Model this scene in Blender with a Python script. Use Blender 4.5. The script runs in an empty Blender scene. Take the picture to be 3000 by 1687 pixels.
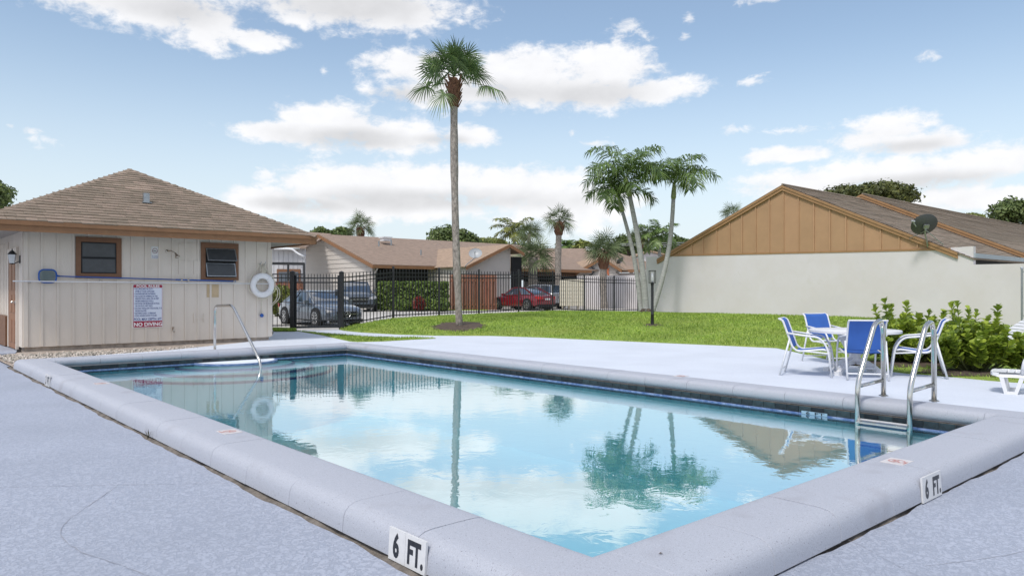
import bpy, math, random
import numpy as np
from mathutils import Vector, Matrix
from mathutils.geometry import delaunay_2d_cdt
random.seed(7); RNG = np.random.default_rng(7)
SC = bpy.context.scene
COL = SC.collection
# ------------------------------------------------------------------ camera
H, FPX, U0, V0 = 1.35, 1866.0, 1288.0, 730.0       # camera height, focal length and horizon (photo measured at 2576 px width)
cam_d = bpy.data.cameras.new('camera'); cam = bpy.data.objects.new('camera', cam_d); COL.objects.link(cam)
cam.location = (0, 0, H); cam.rotation_euler = (math.radians(90), 0, 0)
cam_d.sensor_width = 36; cam_d.lens = FPX/2576*36; cam_d.shift_y = 0.0021; cam_d.clip_end = 2000; cam_d.clip_start = .05
SC.camera = cam
# ------------------------------------------------------------------ light
SUN_EL, SUN_AZ = math.radians(57), math.radians(-150)     # azimuth measured from +Y towards +X
SC.view_settings.view_transform = 'Standard'; SC.view_settings.look = 'None'
SC.view_settings.exposure = 0.48; SC.view_settings.gamma = 1.0; SC.view_settings.use_curve_mapping = False
SC.render.engine = 'CYCLES'
SC.cycles.max_bounces = 8; SC.cycles.transparent_max_bounces = 16; SC.cycles.use_denoising = True
SC.cycles.caustics_reflective = False; SC.cycles.caustics_refractive = False
sun_d = bpy.data.lights.new('sun', 'SUN'); sun = bpy.data.objects.new('sun', sun_d); COL.objects.link(sun)
sun_d.energy = 1.65; sun_d.angle = math.radians(11); sun_d.color = (1, .97, .92)
sd = Vector((math.sin(SUN_AZ)*math.cos(SUN_EL), math.cos(SUN_AZ)*math.cos(SUN_EL), math.sin(SUN_EL)))
sun.rotation_euler = sd.to_track_quat('Z', 'Y').to_euler()
sun.location = (0, 0, 40)
W = bpy.data.worlds.new('World'); SC.world = W; W.use_nodes = True
def build_world():
    nt = W.node_tree; N = nt.nodes; L = nt.links; N.clear()
    def node(t, **k):
        n = N.new(t)
        for a, b in k.items(): setattr(n, a, b)
        return n
    def setin(n, i, v):
        if hasattr(v, 'bl_idname') or isinstance(v, bpy.types.NodeSocket): L.new(v, n.inputs[i])
        else: n.inputs[i].default_value = v
    def math_(op, a, b=None, c=None):
        n = node('ShaderNodeMath', operation=op); setin(n, 0, a)
        if b is not None: setin(n, 1, b)
        if c is not None: setin(n, 2, c)
        return n.outputs[0]
    def vm(op, a, b=None):
        n = node('ShaderNodeVectorMath', operation=op); setin(n, 0, a)
        if b is not None: setin(n, 1, b)
        return n.outputs['Value'] if op == 'LENGTH' else n.outputs[0]
    def mr(v, a, b, c, d, smooth=True):
        n = node('ShaderNodeMapRange'); n.interpolation_type = 'SMOOTHSTEP' if smooth else 'LINEAR'
        setin(n, 0, v); n.inputs[1].default_value = a; n.inputs[2].default_value = b; n.inputs[3].default_value = c; n.inputs[4].default_value = d
        return n.outputs[0]
    def mix(f, a, b):
        n = node('ShaderNodeMix', data_type='RGBA'); setin(n, 0, f); setin(n, 6, a); setin(n, 7, b); return n.outputs[2]
    sky = node('ShaderNodeTexSky', sky_type='NISHITA'); sky.sun_disc = False
    sky.sun_elevation = SUN_EL; sky.sun_rotation = SUN_AZ
    sky.air_density = 1.0; sky.dust_density = 1.6; sky.ozone_density = 1.6; sky.altitude = 0
    tc = node('ShaderNodeTexCoord'); d = vm('NORMALIZE', tc.outputs['Generated'])
    sx = node('ShaderNodeSeparateXYZ'); L.new(d, sx.inputs[0])
    az = math_('ARCTAN2', sx.outputs[0], sx.outputs[1]); el = math_('ARCSINE', sx.outputs[2])
    cb = node('ShaderNodeCombineXYZ'); L.new(az, cb.inputs[0]); L.new(el, cb.inputs[1]); P = cb.outputs[0]
    def noise(scale, detail, rough, vec, off=0.0, dist=0.0):
        m = vm('MULTIPLY', vec, (1.0, 1.7, 1.0)); m = vm('ADD', m, (off, off*.7, off*.3))
        n = node('ShaderNodeTexNoise'); n.inputs['Scale'].default_value = scale; n.inputs['Detail'].default_value = detail
        n.inputs['Roughness'].default_value = rough; n.inputs['Distortion'].default_value = dist; L.new(m, n.inputs['Vector'])
        return n.outputs[0]
    def ae(u, v):
        a = math.atan((u-U0)/FPX); return a, math.atan((V0-v)/FPX*math.cos(a))
    def field(blobs, vec):
        out = None
        for (u, v, ru, rv) in blobs:
            a, e = ae(u, v)
            q = vm('SUBTRACT', vec, (a, e, 0)); q = vm('MULTIPLY', q, (FPX/(ru*math.cos(a)**2), FPX/(rv*math.cos(a)), 0)); l = vm('LENGTH', q)
            out = l if out is None else math_('SMOOTH_MIN', out, l, .25)
        return math_('SUBTRACT', 1.0, out)
    BL = [(250,0,190,42),(400,25,190,60),(520,70,100,58),(640,100,105,28),(880,0,300,70),(1010,25,130,48),
          (1040,170,130,44),(1250,190,240,62),(1530,175,150,58),(1120,235,170,46),(1400,235,260,48),(1650,228,130,32),
          (850,315,150,54),(700,330,110,26),(960,345,200,42),(1180,342,90,30),
          (780,460,70,24),(900,470,180,56),(1090,468,190,60),(1300,480,200,56),(680,505,140,36),(1000,520,330,44),(1430,520,170,60),
          (2250,330,130,44),(2330,352,130,34),(2180,350,110,26),(2500,410,170,48),(2250,440,240,42),(2020,465,180,40),(1980,390,110,20)]
    SM = [(1580,72,48,30),(1620,95,30,20),(1722,95,22,16),(1735,40,16,22),(1890,206,48,15),(2345,142,36,16),(1855,326,42,15),(1985,330,60,12),
          (75,330,40,16),(90,352,50,18),(815,177,16,18),(1920,0,80,12),(30,318,22,9),(870,345,40,10),(675,440,40,24),(1500,360,60,14),(1440,335,16,20)]
    BL += [(2450,500,200,36),(1150,235,190,44),(1330,180,150,56),(860,300,70,36)]
    n1 = noise(15, 8, .60, P, 3.1); n2 = noise(5.5, 4, .5, P, 8.3); n3 = noise(46, 7, .62, P, 5.7, .4)
    wob = math_('ADD', math_('MULTIPLY', math_('SUBTRACT', n1, .5), 3.0), math_('ADD', math_('MULTIPLY', math_('SUBTRACT', n2, .5), .9), math_('MULTIPLY', math_('SUBTRACT', n3, .5), 1.7)))
    f = math_('ADD', math_('MULTIPLY_ADD', field(BL, P), 1.35, .26), wob)
    f2 = math_('ADD', math_('MULTIPLY', field(SM, P), .8), math_('ADD', math_('MULTIPLY', math_('SUBTRACT', n3, .5), 3.2), math_('MULTIPLY', math_('SUBTRACT', n1, .5), 1.2)))
    m_front = math_('MAXIMUM', mr(f, -.08, .85, 0, 1), math_('MULTIPLY', mr(f2, .0, 1.1, 0, 1), .85))
    # the rest of the dome: scattered clouds of the same kind
    g1 = noise(3.2, 8, .58, P, 21.0)
    m_gen = mr(g1, .50, .60, 0, 1)
    away = math_('MAXIMUM', mr(math_('ABSOLUTE', az), .68, .85, 0, 1), mr(el, .40, .52, 0, 1))
    m_gen = math_('MULTIPLY', m_gen, away)
    mask = math_('MAXIMUM', m_front, m_gen)
    mask = math_('MULTIPLY', mask, mr(el, 0, .02, 0, .96))
    # cloud tone: brighter tops, greyer undersides from the same field sampled a little higher
    SH = [(430,20,170,40),(900,20,260,44),(1250,235,260,36),(1480,240,200,30),(900,350,190,26),(1120,352,120,18),(1100,505,330,30),(2290,368,160,22),(2350,455,260,26),(1020,240,130,26),(760,515,140,20)]
    sh = math_('ADD', field(SH, P), math_('MULTIPLY', math_('SUBTRACT', n2, .5), 1.6))
    grey = mr(sh, -.35, .75, 0, 1)
    tone = math_('SUBTRACT', 1.0, math_('MULTIPLY', grey, .24))
    tone = math_('ADD', tone, math_('MULTIPLY', math_('SUBTRACT', n1, .5), .30))
    ccol = vm('SCALE', (1.0, 1.0, 1.02)); sc_n = ccol.node; L.new(math_('MULTIPLY', tone, CLOUD), sc_n.inputs['Scale'])
    # haze that whitens the sky towards the horizon
    hz = mr(el, -.03, .34, .88, 0, True)
    skyb = vm('MULTIPLY', sky.outputs[0], SKYMUL)
    skyl = mix(hz, skyb, (CLOUD*.80, CLOUD*.90, CLOUD*1.0, 1))
    c = mix(mask, skyl, ccol)
    bg = node('ShaderNodeBackground'); L.new(c, bg.inputs[0]); bg.inputs[1].default_value = .10
    o = node('ShaderNodeOutputWorld'); L.new(bg.outputs[0], o.inputs[0])
    W.cycles.sampling_method = 'MANUAL'; W.cycles.sample_map_resolution = 512
CLOUD = 7.1
SKYMUL = (1.52, 1.42, 1.28)
build_world()

# ------------------------------------------------------------------ geometry helpers
def V(*a): return Vector(a)
def at(u, v, Y): return Vector(((u-U0)/FPX*Y, Y, H-(v-V0)/FPX*Y))
def gnd(u, v, z):
    Y = (H-z)*FPX/(v-V0); return Vector(((u-U0)/FPX*Y, Y, z))
AX = Vector((-.6626, .749, 0)); BX = Vector((.749, .6626, 0)); ZX = Vector((0, 0, 1))    # pool axes
N0 = Vector((.361, 3.34, 0)); PA, PBW = 12.4, 5.64                                        # inner near corner, pool length and width
def PB(a, b, z=0): return N0 + AX*a + BX*b + ZX*z
def on_a(a, u, v=None):            # point of the vertical plane a = const seen at u, v -> (b, z)
    k = (u-U0)/FPX; p = N0 + AX*a
    b = (k*p.y-p.x)/(BX.x-k*BX.y); Y = p.y+b*BX.y
    return (b, None if v is None else H-(v-V0)/FPX*Y)
def on_b(b, u, v=None):
    k = (u-U0)/FPX; p = N0 + BX*b
    a = (k*p.y-p.x)/(AX.x-k*AX.y); Y = p.y+a*AX.y
    return (a, None if v is None else H-(v-V0)/FPX*Y)
OFF = {}
def origin(parent):
    o = Vector((0, 0, 0))
    while parent is not None:
        o = o + OFF.get(parent.name, Vector((0, 0, 0))); parent = parent.parent
    return o
class MB:
    def __init__(s): s.v = []; s.f = []
    def add(s, vs, fs):
        n = len(s.v); s.v += [tuple(p) for p in vs]; s.f += [tuple(i+n for i in q) for q in fs]; return s
    def obox(s, o, x, y, z):
        o, x, y, z = map(Vector, (o, x, y, z))
        return s.add([o, o+x, o+x+y, o+y, o+z, o+x+z, o+x+y+z, o+y+z], [(3,2,1,0),(4,5,6,7),(0,1,5,4),(1,2,6,5),(2,3,7,6),(3,0,4,7)])
    def cbox(s, c, x, y, z):
        c, x, y, z = map(Vector, (c, x, y, z)); return s.obox(c-x-y-z, x*2, y*2, z*2)
    def bar(s, p, q, w, h, up=(0, 0, 1)):
        p, q = Vector(p), Vector(q); d = (q-p); x = d.cross(Vector(up))
        if x.length < 1e-6: x = d.cross(Vector((1, 0, 0)))
        x.normalize(); y = x.cross(d).normalized()
        return s.obox(p-x*w/2-y*h/2, x*w, y*h, d)
    def poly(s, pts): return s.add(pts, [tuple(range(len(pts)))])
    def prism(s, pts, vec):
        n = len(pts); vec = Vector(vec); a = [Vector(p) for p in pts]; b = [p+vec for p in a]
        return s.add(a+b, [tuple(range(n))[::-1], tuple(range(n, 2*n))]+[(i, (i+1) % n, n+(i+1) % n, n+i) for i in range(n)])
    def loft(s, rings, closed=True, caps=True):
        n = len(rings[0]); vs = [p for r in rings for p in r]; fs = []
        for k in range(len(rings)-1):
            for i in range(n if closed else n-1):
                j = (i+1) % n; fs.append((k*n+i, k*n+j, (k+1)*n+j, (k+1)*n+i))
        if caps and closed: fs += [tuple(range(n))[::-1], tuple(range((len(rings)-1)*n, len(rings)*n))]
        return s.add(vs, fs)
    def tube(s, pts, r, n=8, caps=True):
        pts = [Vector(p) for p in pts]; m = len(pts); rs = r if isinstance(r, (list, tuple)) else [r]*m
        t0 = (pts[1]-pts[0]).normalized(); x = t0.orthogonal().normalized(); rings = []
        for i in range(m):
            t = (pts[min(i+1, m-1)]-pts[max(i-1, 0)]).normalized()
            x = (x-t*x.dot(t)); x = x.normalized() if x.length > 1e-6 else t.orthogonal().normalized(); y = t.cross(x)
            rings.append([pts[i]+(x*math.cos(6.28319*k/n)+y*math.sin(6.28319*k/n))*rs[i] for k in range(n)])
        return s.loft(rings, True, caps)
    def lathe(s, c, prof, n=16, axis=(0, 0, 1)):
        c = Vector(c); z = Vector(axis).normalized(); x = z.orthogonal().normalized(); y = z.cross(x)
        return s.loft([[c+z*h+(x*math.cos(6.28319*k/n)+y*math.sin(6.28319*k/n))*max(r, 1e-4) for k in range(n)] for r, h in prof])
    def build(s, name, m, parent=None, smooth=False, kind=None, label=None, org=None):
        o_ = origin(parent) if parent is not None else (Vector(org) if org is not None else Vector((0, 0, 0)))
        me = bpy.data.meshes.new(name)
        me.from_pydata([(p[0]-o_.x, p[1]-o_.y, p[2]-o_.z) for p in s.v], [], s.f); me.validate()
        fixn(me)
        if smooth is True: me.polygons.foreach_set('use_smooth', [True]*len(me.polygons))
        elif smooth: me.shade_smooth_by_angle(angle=smooth) if hasattr(me, 'shade_smooth_by_angle') else None
        if len(me.polygons) == 1 and abs(me.polygons[0].normal.z) > .9 and me.polygons[0].normal.z < 0: me.flip_normals()
        if m: me.materials.append(m)
        ob = bpy.data.objects.new(name, me); COL.objects.link(ob)
        if parent is not None: ob.parent = parent
        elif org is not None: ob.location = o_; OFF[ob.name] = o_
        if kind: ob['kind'] = kind
        if label: ob['label'] = label
        if smooth and smooth is not True:
            try:
                me.polygons.foreach_set('use_smooth', [True]*len(me.polygons)); sharp(me, smooth)
            except Exception: pass
        return ob
import bmesh
def fixn(me):
    if len(me.polygons) > 4000: return
    bm = bmesh.new(); bm.from_mesh(me); bmesh.ops.recalc_face_normals(bm, faces=bm.faces); bm.to_mesh(me); bm.free()
def sharp(me, ang):
    bm = bmesh.new(); bm.from_mesh(me)
    for e in bm.edges:
        if len(e.link_faces) == 2 and e.calc_face_angle(0) > ang: e.smooth = False
    bm.to_mesh(me); bm.free()
def npmesh(name, verts, tris, m, parent=None, kind=None, label=None, k=3):
    """fast mesh from numpy arrays: verts (n,3), faces (m,k)"""
    o_ = origin(parent) if parent is not None else Vector((0, 0, 0))
    verts = np.asarray(verts, np.float32)-np.array(o_[:], np.float32); tris = np.asarray(tris, np.int32)
    me = bpy.data.meshes.new(name); me.vertices.add(len(verts)); me.vertices.foreach_set('co', verts.ravel())
    me.loops.add(tris.size); me.loops.foreach_set('vertex_index', tris.ravel())
    me.polygons.add(len(tris)); me.polygons.foreach_set('loop_start', np.arange(0, tris.size, k, dtype=np.int32))
    me.polygons.foreach_set('loop_total', np.full(len(tris), k, np.int32)); me.update(calc_edges=True)
    me.materials.append(m); ob = bpy.data.objects.new(name, me); COL.objects.link(ob)
    if parent is not None: ob.parent = parent
    if kind: ob['kind'] = kind
    if label: ob['label'] = label
    return ob
def tag(o, label, cat, group=None):
    o['label'] = label; o['category'] = cat
    if group: o['group'] = group
    return o
def thing(name, label, cat, loc=(0, 0, 0), group=None, rotz=0):
    o = bpy.data.objects.new(name, None); COL.objects.link(o); o.location = loc; o.rotation_euler = (0, 0, rotz)
    o.empty_display_size = .2; OFF[o.name] = Vector(loc); return tag(o, label, cat, group)
def struct(o): o['kind'] = 'structure'; return o
def inst(name, me, parent, M):
    o = bpy.data.objects.new(name, me); COL.objects.link(o)
    if parent is not None: o.parent = parent; M = Matrix.Translation(-origin(parent)) @ M
    o.matrix_basis = M; return o
def frame(o, x, y, z):
    M = Matrix.Identity(4)
    for i, c in enumerate((x, y, z, o)):
        for j in range(3): M[j][i] = c[j]
    return M
def copy_tree(o, parent=None):
    c = o.copy(); COL.objects.link(c)
    if parent is not None: c.parent = parent
    for ch in list(o.children): copy_tree(ch, c)
    return c
def arc(c, x, y, r, a0, a1, n=8):
    c, x, y = Vector(c), Vector(x), Vector(y)
    return [c+x*(r*math.cos(a0+(a1-a0)*i/n))+y*(r*math.sin(a0+(a1-a0)*i/n)) for i in range(n+1)]
def fillet(pts, r, n=5):
    pts = [Vector(p) for p in pts]; out = [pts[0]]
    for i in range(1, len(pts)-1):
        a, b, c = pts[i-1], pts[i], pts[i+1]; d1 = (a-b); d2 = (c-b); q = min(r, d1.length*.45, d2.length*.45)
        p1 = b+d1.normalized()*q; p2 = b+d2.normalized()*q
        for k in range(n+1):
            t = k/n; out.append(p1*(1-t)**2+b*2*t*(1-t)+p2*t*t)
    return out+[pts[-1]]
def inpoly(pts, poly):
    x, y = pts[:, 0], pts[:, 1]; c = np.zeros(len(pts), bool); n = len(poly)
    for i in range(n):
        x1, y1 = poly[i][:2]; x2, y2 = poly[(i+1) % n][:2]
        if y1 == y2: continue
        k = ((y1 > y) != (y2 > y)) & (x < (x2-x1)*(y-y1)/(y2-y1)+x1); c ^= k
    return c
FONT = {}
def text(body, size, m, parent, M, name='lettering', sx=1.0, ex=.0008, bold=0.0, align='LEFT', width=None):
    cu = bpy.data.curves.new('t', 'FONT'); cu.body = body; cu.size = size; cu.extrude = ex; cu.offset = bold; cu.align_x = align; cu.resolution_u = 3
    ob = bpy.data.objects.new('t', cu); me = bpy.data.meshes.new_from_object(ob)
    bpy.data.objects.remove(ob)
    xs = [v.co.x for v in me.vertices]
    if width and xs: sx = width/(max(xs)-min(xs))
    for v in me.vertices: v.co.x *= sx
    me.materials.clear(); me.materials.append(m); me.name = name
    return inst(name, me, parent, M)

# ------------------------------------------------------------------ materials
MATS = {}
def mat(name, col, rough=.6, metal=0, var=0, vscale=3, bump=0, bscale=40, spec=.5, coat=0, island=0, orand=0, col2=None, thr=None, stretch=None, transl=0, detail=6, bdist=.02, spots=None):
    if name in MATS: return MATS[name]
    m = bpy.data.materials.new(name); m.use_nodes = True; nt = m.node_tree; N = nt.nodes; L = nt.links
    b = N['Principled BSDF']; b.inputs['Roughness'].default_value = rough; b.inputs['Metallic'].default_value = metal
    b.inputs['Specular IOR Level'].default_value = spec; b.inputs['Coat Weight'].default_value = coat; b.inputs['Coat Roughness'].default_value = .06
    col = tuple(col)+(1,); out = None
    tc = N.new('ShaderNodeTexCoord'); src = tc.outputs['Object']
    if stretch:
        mp = N.new('ShaderNodeMapping'); mp.inputs['Scale'].default_value = stretch; L.new(src, mp.inputs['Vector']); src = mp.outputs[0]
    def mixc(f, a, c2):
        n = N.new('ShaderNodeMix'); n.data_type = 'RGBA'
        for i, x in ((0, f), (6, a), (7, c2)):
            if isinstance(x, bpy.types.NodeSocket): L.new(x, n.inputs[i])
            else: n.inputs[i].default_value = x
        return n.outputs[2]
    cur = col
    if var or col2:
        n = N.new('ShaderNodeTexNoise'); n.inputs['Scale'].default_value = vscale; n.inputs['Detail'].default_value = detail; n.inputs['Roughness'].default_value = .65
        L.new(src, n.inputs['Vector'])
        r = N.new('ShaderNodeMapRange'); r.inputs[1].default_value = (thr or (.3, .7))[0]; r.inputs[2].default_value = (thr or (.3, .7))[1]; L.new(n.outputs[0], r.inputs[0])
        lo = tuple(c*(1-var) for c in col[:3])+(1,); hi = (tuple(min(1, c*(1+var)) for c in col[:3])+(1,)) if col2 is None else tuple(col2)+(1,)
        cur = mixc(r.outputs[0], lo if col2 is None else col, hi)
    def hv(cur, sock, amt):
        h = N.new('ShaderNodeHueSaturation'); r = N.new('ShaderNodeMapRange'); r.inputs[3].default_value = 1-amt; r.inputs[4].default_value = 1+amt
        L.new(sock, r.inputs[0]); L.new(r.outputs[0], h.inputs['Value'])
        r2 = N.new('ShaderNodeMapRange'); r2.inputs[3].default_value = .5+.02*amt*2; r2.inputs[4].default_value = .5-.02*amt*2
        L.new(sock, r2.inputs[0]); L.new(r2.outputs[0], h.inputs['Hue'])
        if isinstance(cur, bpy.types.NodeSocket): L.new(cur, h.inputs['Color'])
        else: h.inputs['Color'].default_value = cur
        return h.outputs[0]
    if island:
        g = N.new('ShaderNodeNewGeometry'); cur = hv(cur, g.outputs['Random Per Island'], island)
    if orand:
        g = N.new('ShaderNodeObjectInfo'); cur = hv(cur, g.outputs['Random'], orand)
    if spots:
        for (s_, t_, w_, c_) in spots:
            n = N.new('ShaderNodeTexNoise'); n.inputs['Scale'].default_value = s_; n.inputs['Detail'].default_value = 3 if s_ > 20 else 7; L.new(tc.outputs['Object'], n.inputs['Vector'])
            r = N.new('ShaderNodeMapRange'); r.inputs[1].default_value = t_; r.inputs[2].default_value = t_+w_; L.new(n.outputs[0], r.inputs[0]); cur = mixc(r.outputs[0], cur, tuple(c_)+(1,))
    if isinstance(cur, bpy.types.NodeSocket): L.new(cur, b.inputs['Base Color'])
    else: b.inputs['Base Color'].default_value = cur
    if bump:
        n = N.new('ShaderNodeTexNoise'); n.inputs['Scale'].default_value = bscale; n.inputs['Detail'].default_value = 5; L.new(src, n.inputs['Vector'])
        bp = N.new('ShaderNodeBump'); bp.inputs['Strength'].default_value = bump; bp.inputs['Distance'].default_value = bdist
        L.new(n.outputs[0], bp.inputs['Height']); L.new(bp.outputs[0], b.inputs['Normal'])
    if transl:
        t = N.new('ShaderNodeBsdfTranslucent'); ms = N.new('ShaderNodeMixShader'); ms.inputs[0].default_value = transl
        if isinstance(cur, bpy.types.NodeSocket): L.new(cur, t.inputs[0])
        else: t.inputs[0].default_value = cur
        L.new(b.outputs[0], ms.inputs[1]); L.new(t.outputs[0], ms.inputs[2]); L.new(ms.outputs[0], N['Material Output'].inputs[0])
    MATS[name] = m; return m
def deck_material(name, lo, hi, bmp):
    m = bpy.data.materials.new(name); m.use_nodes = True; nt = m.node_tree; N = nt.nodes; L = nt.links; b = N['Principled BSDF']
    b.inputs['Roughness'].default_value = .72
    tc = N.new('ShaderNodeTexCoord'); mp = N.new('ShaderNodeMapping'); mp.inputs['Rotation'].default_value = (0, 0, .15); mp.inputs['Scale'].default_value = (1, .8, 1); L.new(tc.outputs['Object'], mp.inputs[0])
    n = N.new('ShaderNodeTexNoise'); n.inputs['Scale'].default_value = 36; n.inputs['Detail'].default_value = 7; n.inputs['Roughness'].default_value = .62; n.inputs['Distortion'].default_value = 1.4; L.new(mp.outputs[0], n.inputs[0])
    r = N.new('ShaderNodeMapRange'); r.interpolation_type = 'SMOOTHSTEP'; r.inputs[1].default_value = .43; r.inputs[2].default_value = .53; L.new(n.outputs[0], r.inputs[0])
    n2 = N.new('ShaderNodeTexNoise'); n2.inputs['Scale'].default_value = .9; n2.inputs['Detail'].default_value = 6; L.new(tc.outputs['Object'], n2.inputs[0])
    def mx(f, a, c):
        q = N.new('ShaderNodeMix'); q.data_type = 'RGBA'
        for i, x in ((0, f), (6, a), (7, c)):
            if isinstance(x, bpy.types.NodeSocket): L.new(x, q.inputs[i])
            else: q.inputs[i].default_value = x
        return q.outputs[2]
    c1 = mx(r.outputs[0], lo+(1,), hi+(1,))
    r2 = N.new('ShaderNodeMapRange'); r2.inputs[1].default_value = .35; r2.inputs[2].default_value = .75; r2.inputs[3].default_value = 0; r2.inputs[4].default_value = .42; L.new(n2.outputs[0], r2.inputs[0])
    c2 = mx(r2.outputs[0], c1, tuple(.8*q for q in lo)+(1,))
    L.new(c2, b.inputs['Base Color'])
    bp = N.new('ShaderNodeBump'); bp.inputs['Strength'].default_value = bmp; bp.inputs['Distance'].default_value = .004; L.new(r.outputs[0], bp.inputs['Height']); L.new(bp.outputs[0], b.inputs['Normal'])
    return m
def water_material():
    m = bpy.data.materials.new('pool_water'); m.use_nodes = True; nt = m.node_tree; N = nt.nodes; L = nt.links; N.remove(N['Principled BSDF'])
    t = N.new('ShaderNodeBsdfTransparent'); t.inputs[0].default_value = (.68, .985, 1.0, 1)
    g = N.new('ShaderNodeBsdfGlossy'); g.inputs['Roughness'].default_value = 0.0; g.inputs[0].default_value = (1, 1, 1, 1)
    f = N.new('ShaderNodeFresnel'); f.inputs[0].default_value = 1.6
    tc = N.new('ShaderNodeTexCoord')
    n = N.new('ShaderNodeTexNoise'); n.inputs['Scale'].default_value = 5.0; n.inputs['Detail'].default_value = 3; n.inputs['Roughness'].default_value = .55; n.inputs['Distortion'].default_value = .6
    L.new(tc.outputs['Object'], n.inputs[0])
    bp = N.new('ShaderNodeBump'); bp.inputs['Strength'].default_value = .05; bp.inputs['Distance'].default_value = .02; L.new(n.outputs[0], bp.inputs['Height'])
    L.new(bp.outputs[0], g.inputs['Normal'])
    k = N.new('ShaderNodeMath'); k.operation = 'MULTIPLY_ADD'; k.inputs[1].default_value = 2.6; k.inputs[2].default_value = .0; L.new(f.outputs[0], k.inputs[0])
    k2 = N.new('ShaderNodeMath'); k2.operation = 'MINIMUM'; k2.inputs[1].default_value = .72; L.new(k.outputs[0], k2.inputs[0])
    ms = N.new('ShaderNodeMixShader'); L.new(k2.outputs[0], ms.inputs[0]); L.new(t.outputs[0], ms.inputs[1]); L.new(g.outputs[0], ms.inputs[2]); L.new(ms.outputs[0], N['Material Output'].inputs[0])
    return m
def glass_material(name, tint, ior=1.5, rough=.02):
    m = bpy.data.materials.new(name); m.use_nodes = True; nt = m.node_tree; N = nt.nodes; L = nt.links; N.remove(N['Principled BSDF'])
    t = N.new('ShaderNodeBsdfTransparent'); t.inputs[0].default_value = tint+(1,); g = N.new('ShaderNodeBsdfGlossy'); g.inputs['Roughness'].default_value = rough
    f = N.new('ShaderNodeFresnel'); f.inputs[0].default_value = ior; ms = N.new('ShaderNodeMixShader')
    L.new(f.outputs[0], ms.inputs[0]); L.new(t.outputs[0], ms.inputs[1]); L.new(g.outputs[0], ms.inputs[2]); L.new(ms.outputs[0], N['Material Output'].inputs[0]); return m
DECK = deck_material('deck_lace_shade_tone', (.325, .36, .44), (.40, .435, .52), .6); DECK2 = deck_material('deck_smooth_paint', (.60, .645, .725), (.64, .685, .76), .12); WATER = water_material()  # near deck: lace texture, with shade put into its darker, bluer colour
PLASTER = mat('pool_plaster', (.50, .85, .96), .6, var=.04, vscale=1.5)
COPING = mat('coping_concrete', (.40, .42, .475), .8, var=.16, vscale=190, bump=.45, bscale=120, orand=.012, bdist=.004, detail=3, spots=[(105, .66, .03, (.20, .20, .23)), (2.2, .60, .18, (.33, .335, .375))])
MORTAR = mat('mortar', (.17, .15, .13), .95, var=.4, vscale=14, bump=.8, bscale=30)
SLATE = mat('slate_tile', (.030, .045, .055), .5, var=.5, vscale=9, orand=.45, spec=.25)
BLUETILE = mat('blue_tile', (.10, .17, .38), .3, var=.25, vscale=12, col2=(.32, .40, .62), thr=(.45, .6), stretch=(1, 1, 6))
NOSING = mat('nosing_tile', (.02, .07, .28), .3, var=.2, vscale=20)
STEPWHITE = mat('step_plaster', (.74, .80, .86), .6, var=.04, vscale=4)
CHROME = mat('stainless_steel', (.62, .61, .58), .16, metal=1, var=.08, vscale=30)
CHROMED = mat('stainless_steel_weathered', (.50, .46, .40), .24, metal=1, var=.25, vscale=14)
SIDING = mat('painted_siding', (.66, .59, .515), .75, spots=[(1.3, .56, .25, (.585, .515, .445))], var=.05, vscale=2.5, bump=.12, bscale=70, stretch=(1, 1, .25))
TRIM = mat('brown_trim', (.25, .125, .058), .7, var=.12, vscale=5, bump=.1, bscale=60)
BROWN = mat('brown_paint', (.18, .085, .042), .6, var=.12, vscale=6)
TAN = mat('tan_panel', (.405, .248, .14), .8, orand=.05, var=.07, vscale=1.6, bump=.15, bscale=90)
STUCCO = mat('white_stucco', (.66, .635, .655), .9, spots=[(.9, .55, .2, (.60, .575, .585)), (3.5, .62, .12, (.61, .585, .575))], col2=(.60, .565, .55), thr=(.35, .75), vscale=.55, bump=.3, bscale=45, bdist=.006)
STUCCO2 = mat('beige_stucco', (.56, .52, .48), .9, var=.04, vscale=.8, bump=.2, bscale=45)
WHITE = mat('white_plastic', (.74, .74, .75), .35, var=.03, vscale=8)
WHITEM = mat('white_metal', (.70, .71, .73), .35, var=.04, vscale=20)
ROPE = mat('white_rope', (.62, .58, .48), .9, var=.15, vscale=60)
BLUE = mat('blue_sling', (.03, .115, .42), .65, var=.10, vscale=3, bump=.25, bscale=300, bdist=.002)
BLUEP = mat('blue_plastic', (.015, .09, .36), .35)
NETM = mat('blue_net', (.22, .36, .40), .8, var=.1, vscale=50)
BLACK = mat('black_metal', (.014, .016, .019), .5, var=.3, vscale=12)
DARK = mat('dark_interior', (.006, .007, .008), .8)
SCREEN = mat('window_screen', (.045, .05, .055), .3, var=.15, vscale=10)
SHINGLE = mat('roof_shingle', (.240, .188, .143), .95, var=.24, vscale=1.1, bump=.4, bscale=120, orand=.17, bdist=.005)
SHINGLE_R = mat('roof_shingle_grey', (.275, .225, .175), .95, var=.22, vscale=1.2, bump=.4, bscale=60, orand=.16)
SHINGLE_F = mat('roof_shingle_far', (.27, .20, .155), .95, var=.22, vscale=3.2, bump=.6, bscale=14, stretch=(1, 1, 5))
SHINGLE_L = mat('roof_shingle_light', (.34, .245, .175), .95, var=.22, vscale=3.2, bump=.6, bscale=14, stretch=(1, 1, 5))
BARK = mat('palm_bark', (.27, .24, .21), .95, var=.55, vscale=16, bump=.9, bscale=26, stretch=(1, 1, .5))
BARKG = mat('grey_palm_bark', (.32, .325, .31), .9, var=.30, vscale=9, bump=.4, bscale=22, stretch=(.6, .6, 3))
BOOT = mat('palm_boots', (.17, .085, .05), .95, var=.5, vscale=24, bump=1, bscale=36)
SHAFT = mat('crownshaft', (.21, .26, .10), .5, var=.2, vscale=5)
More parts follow.
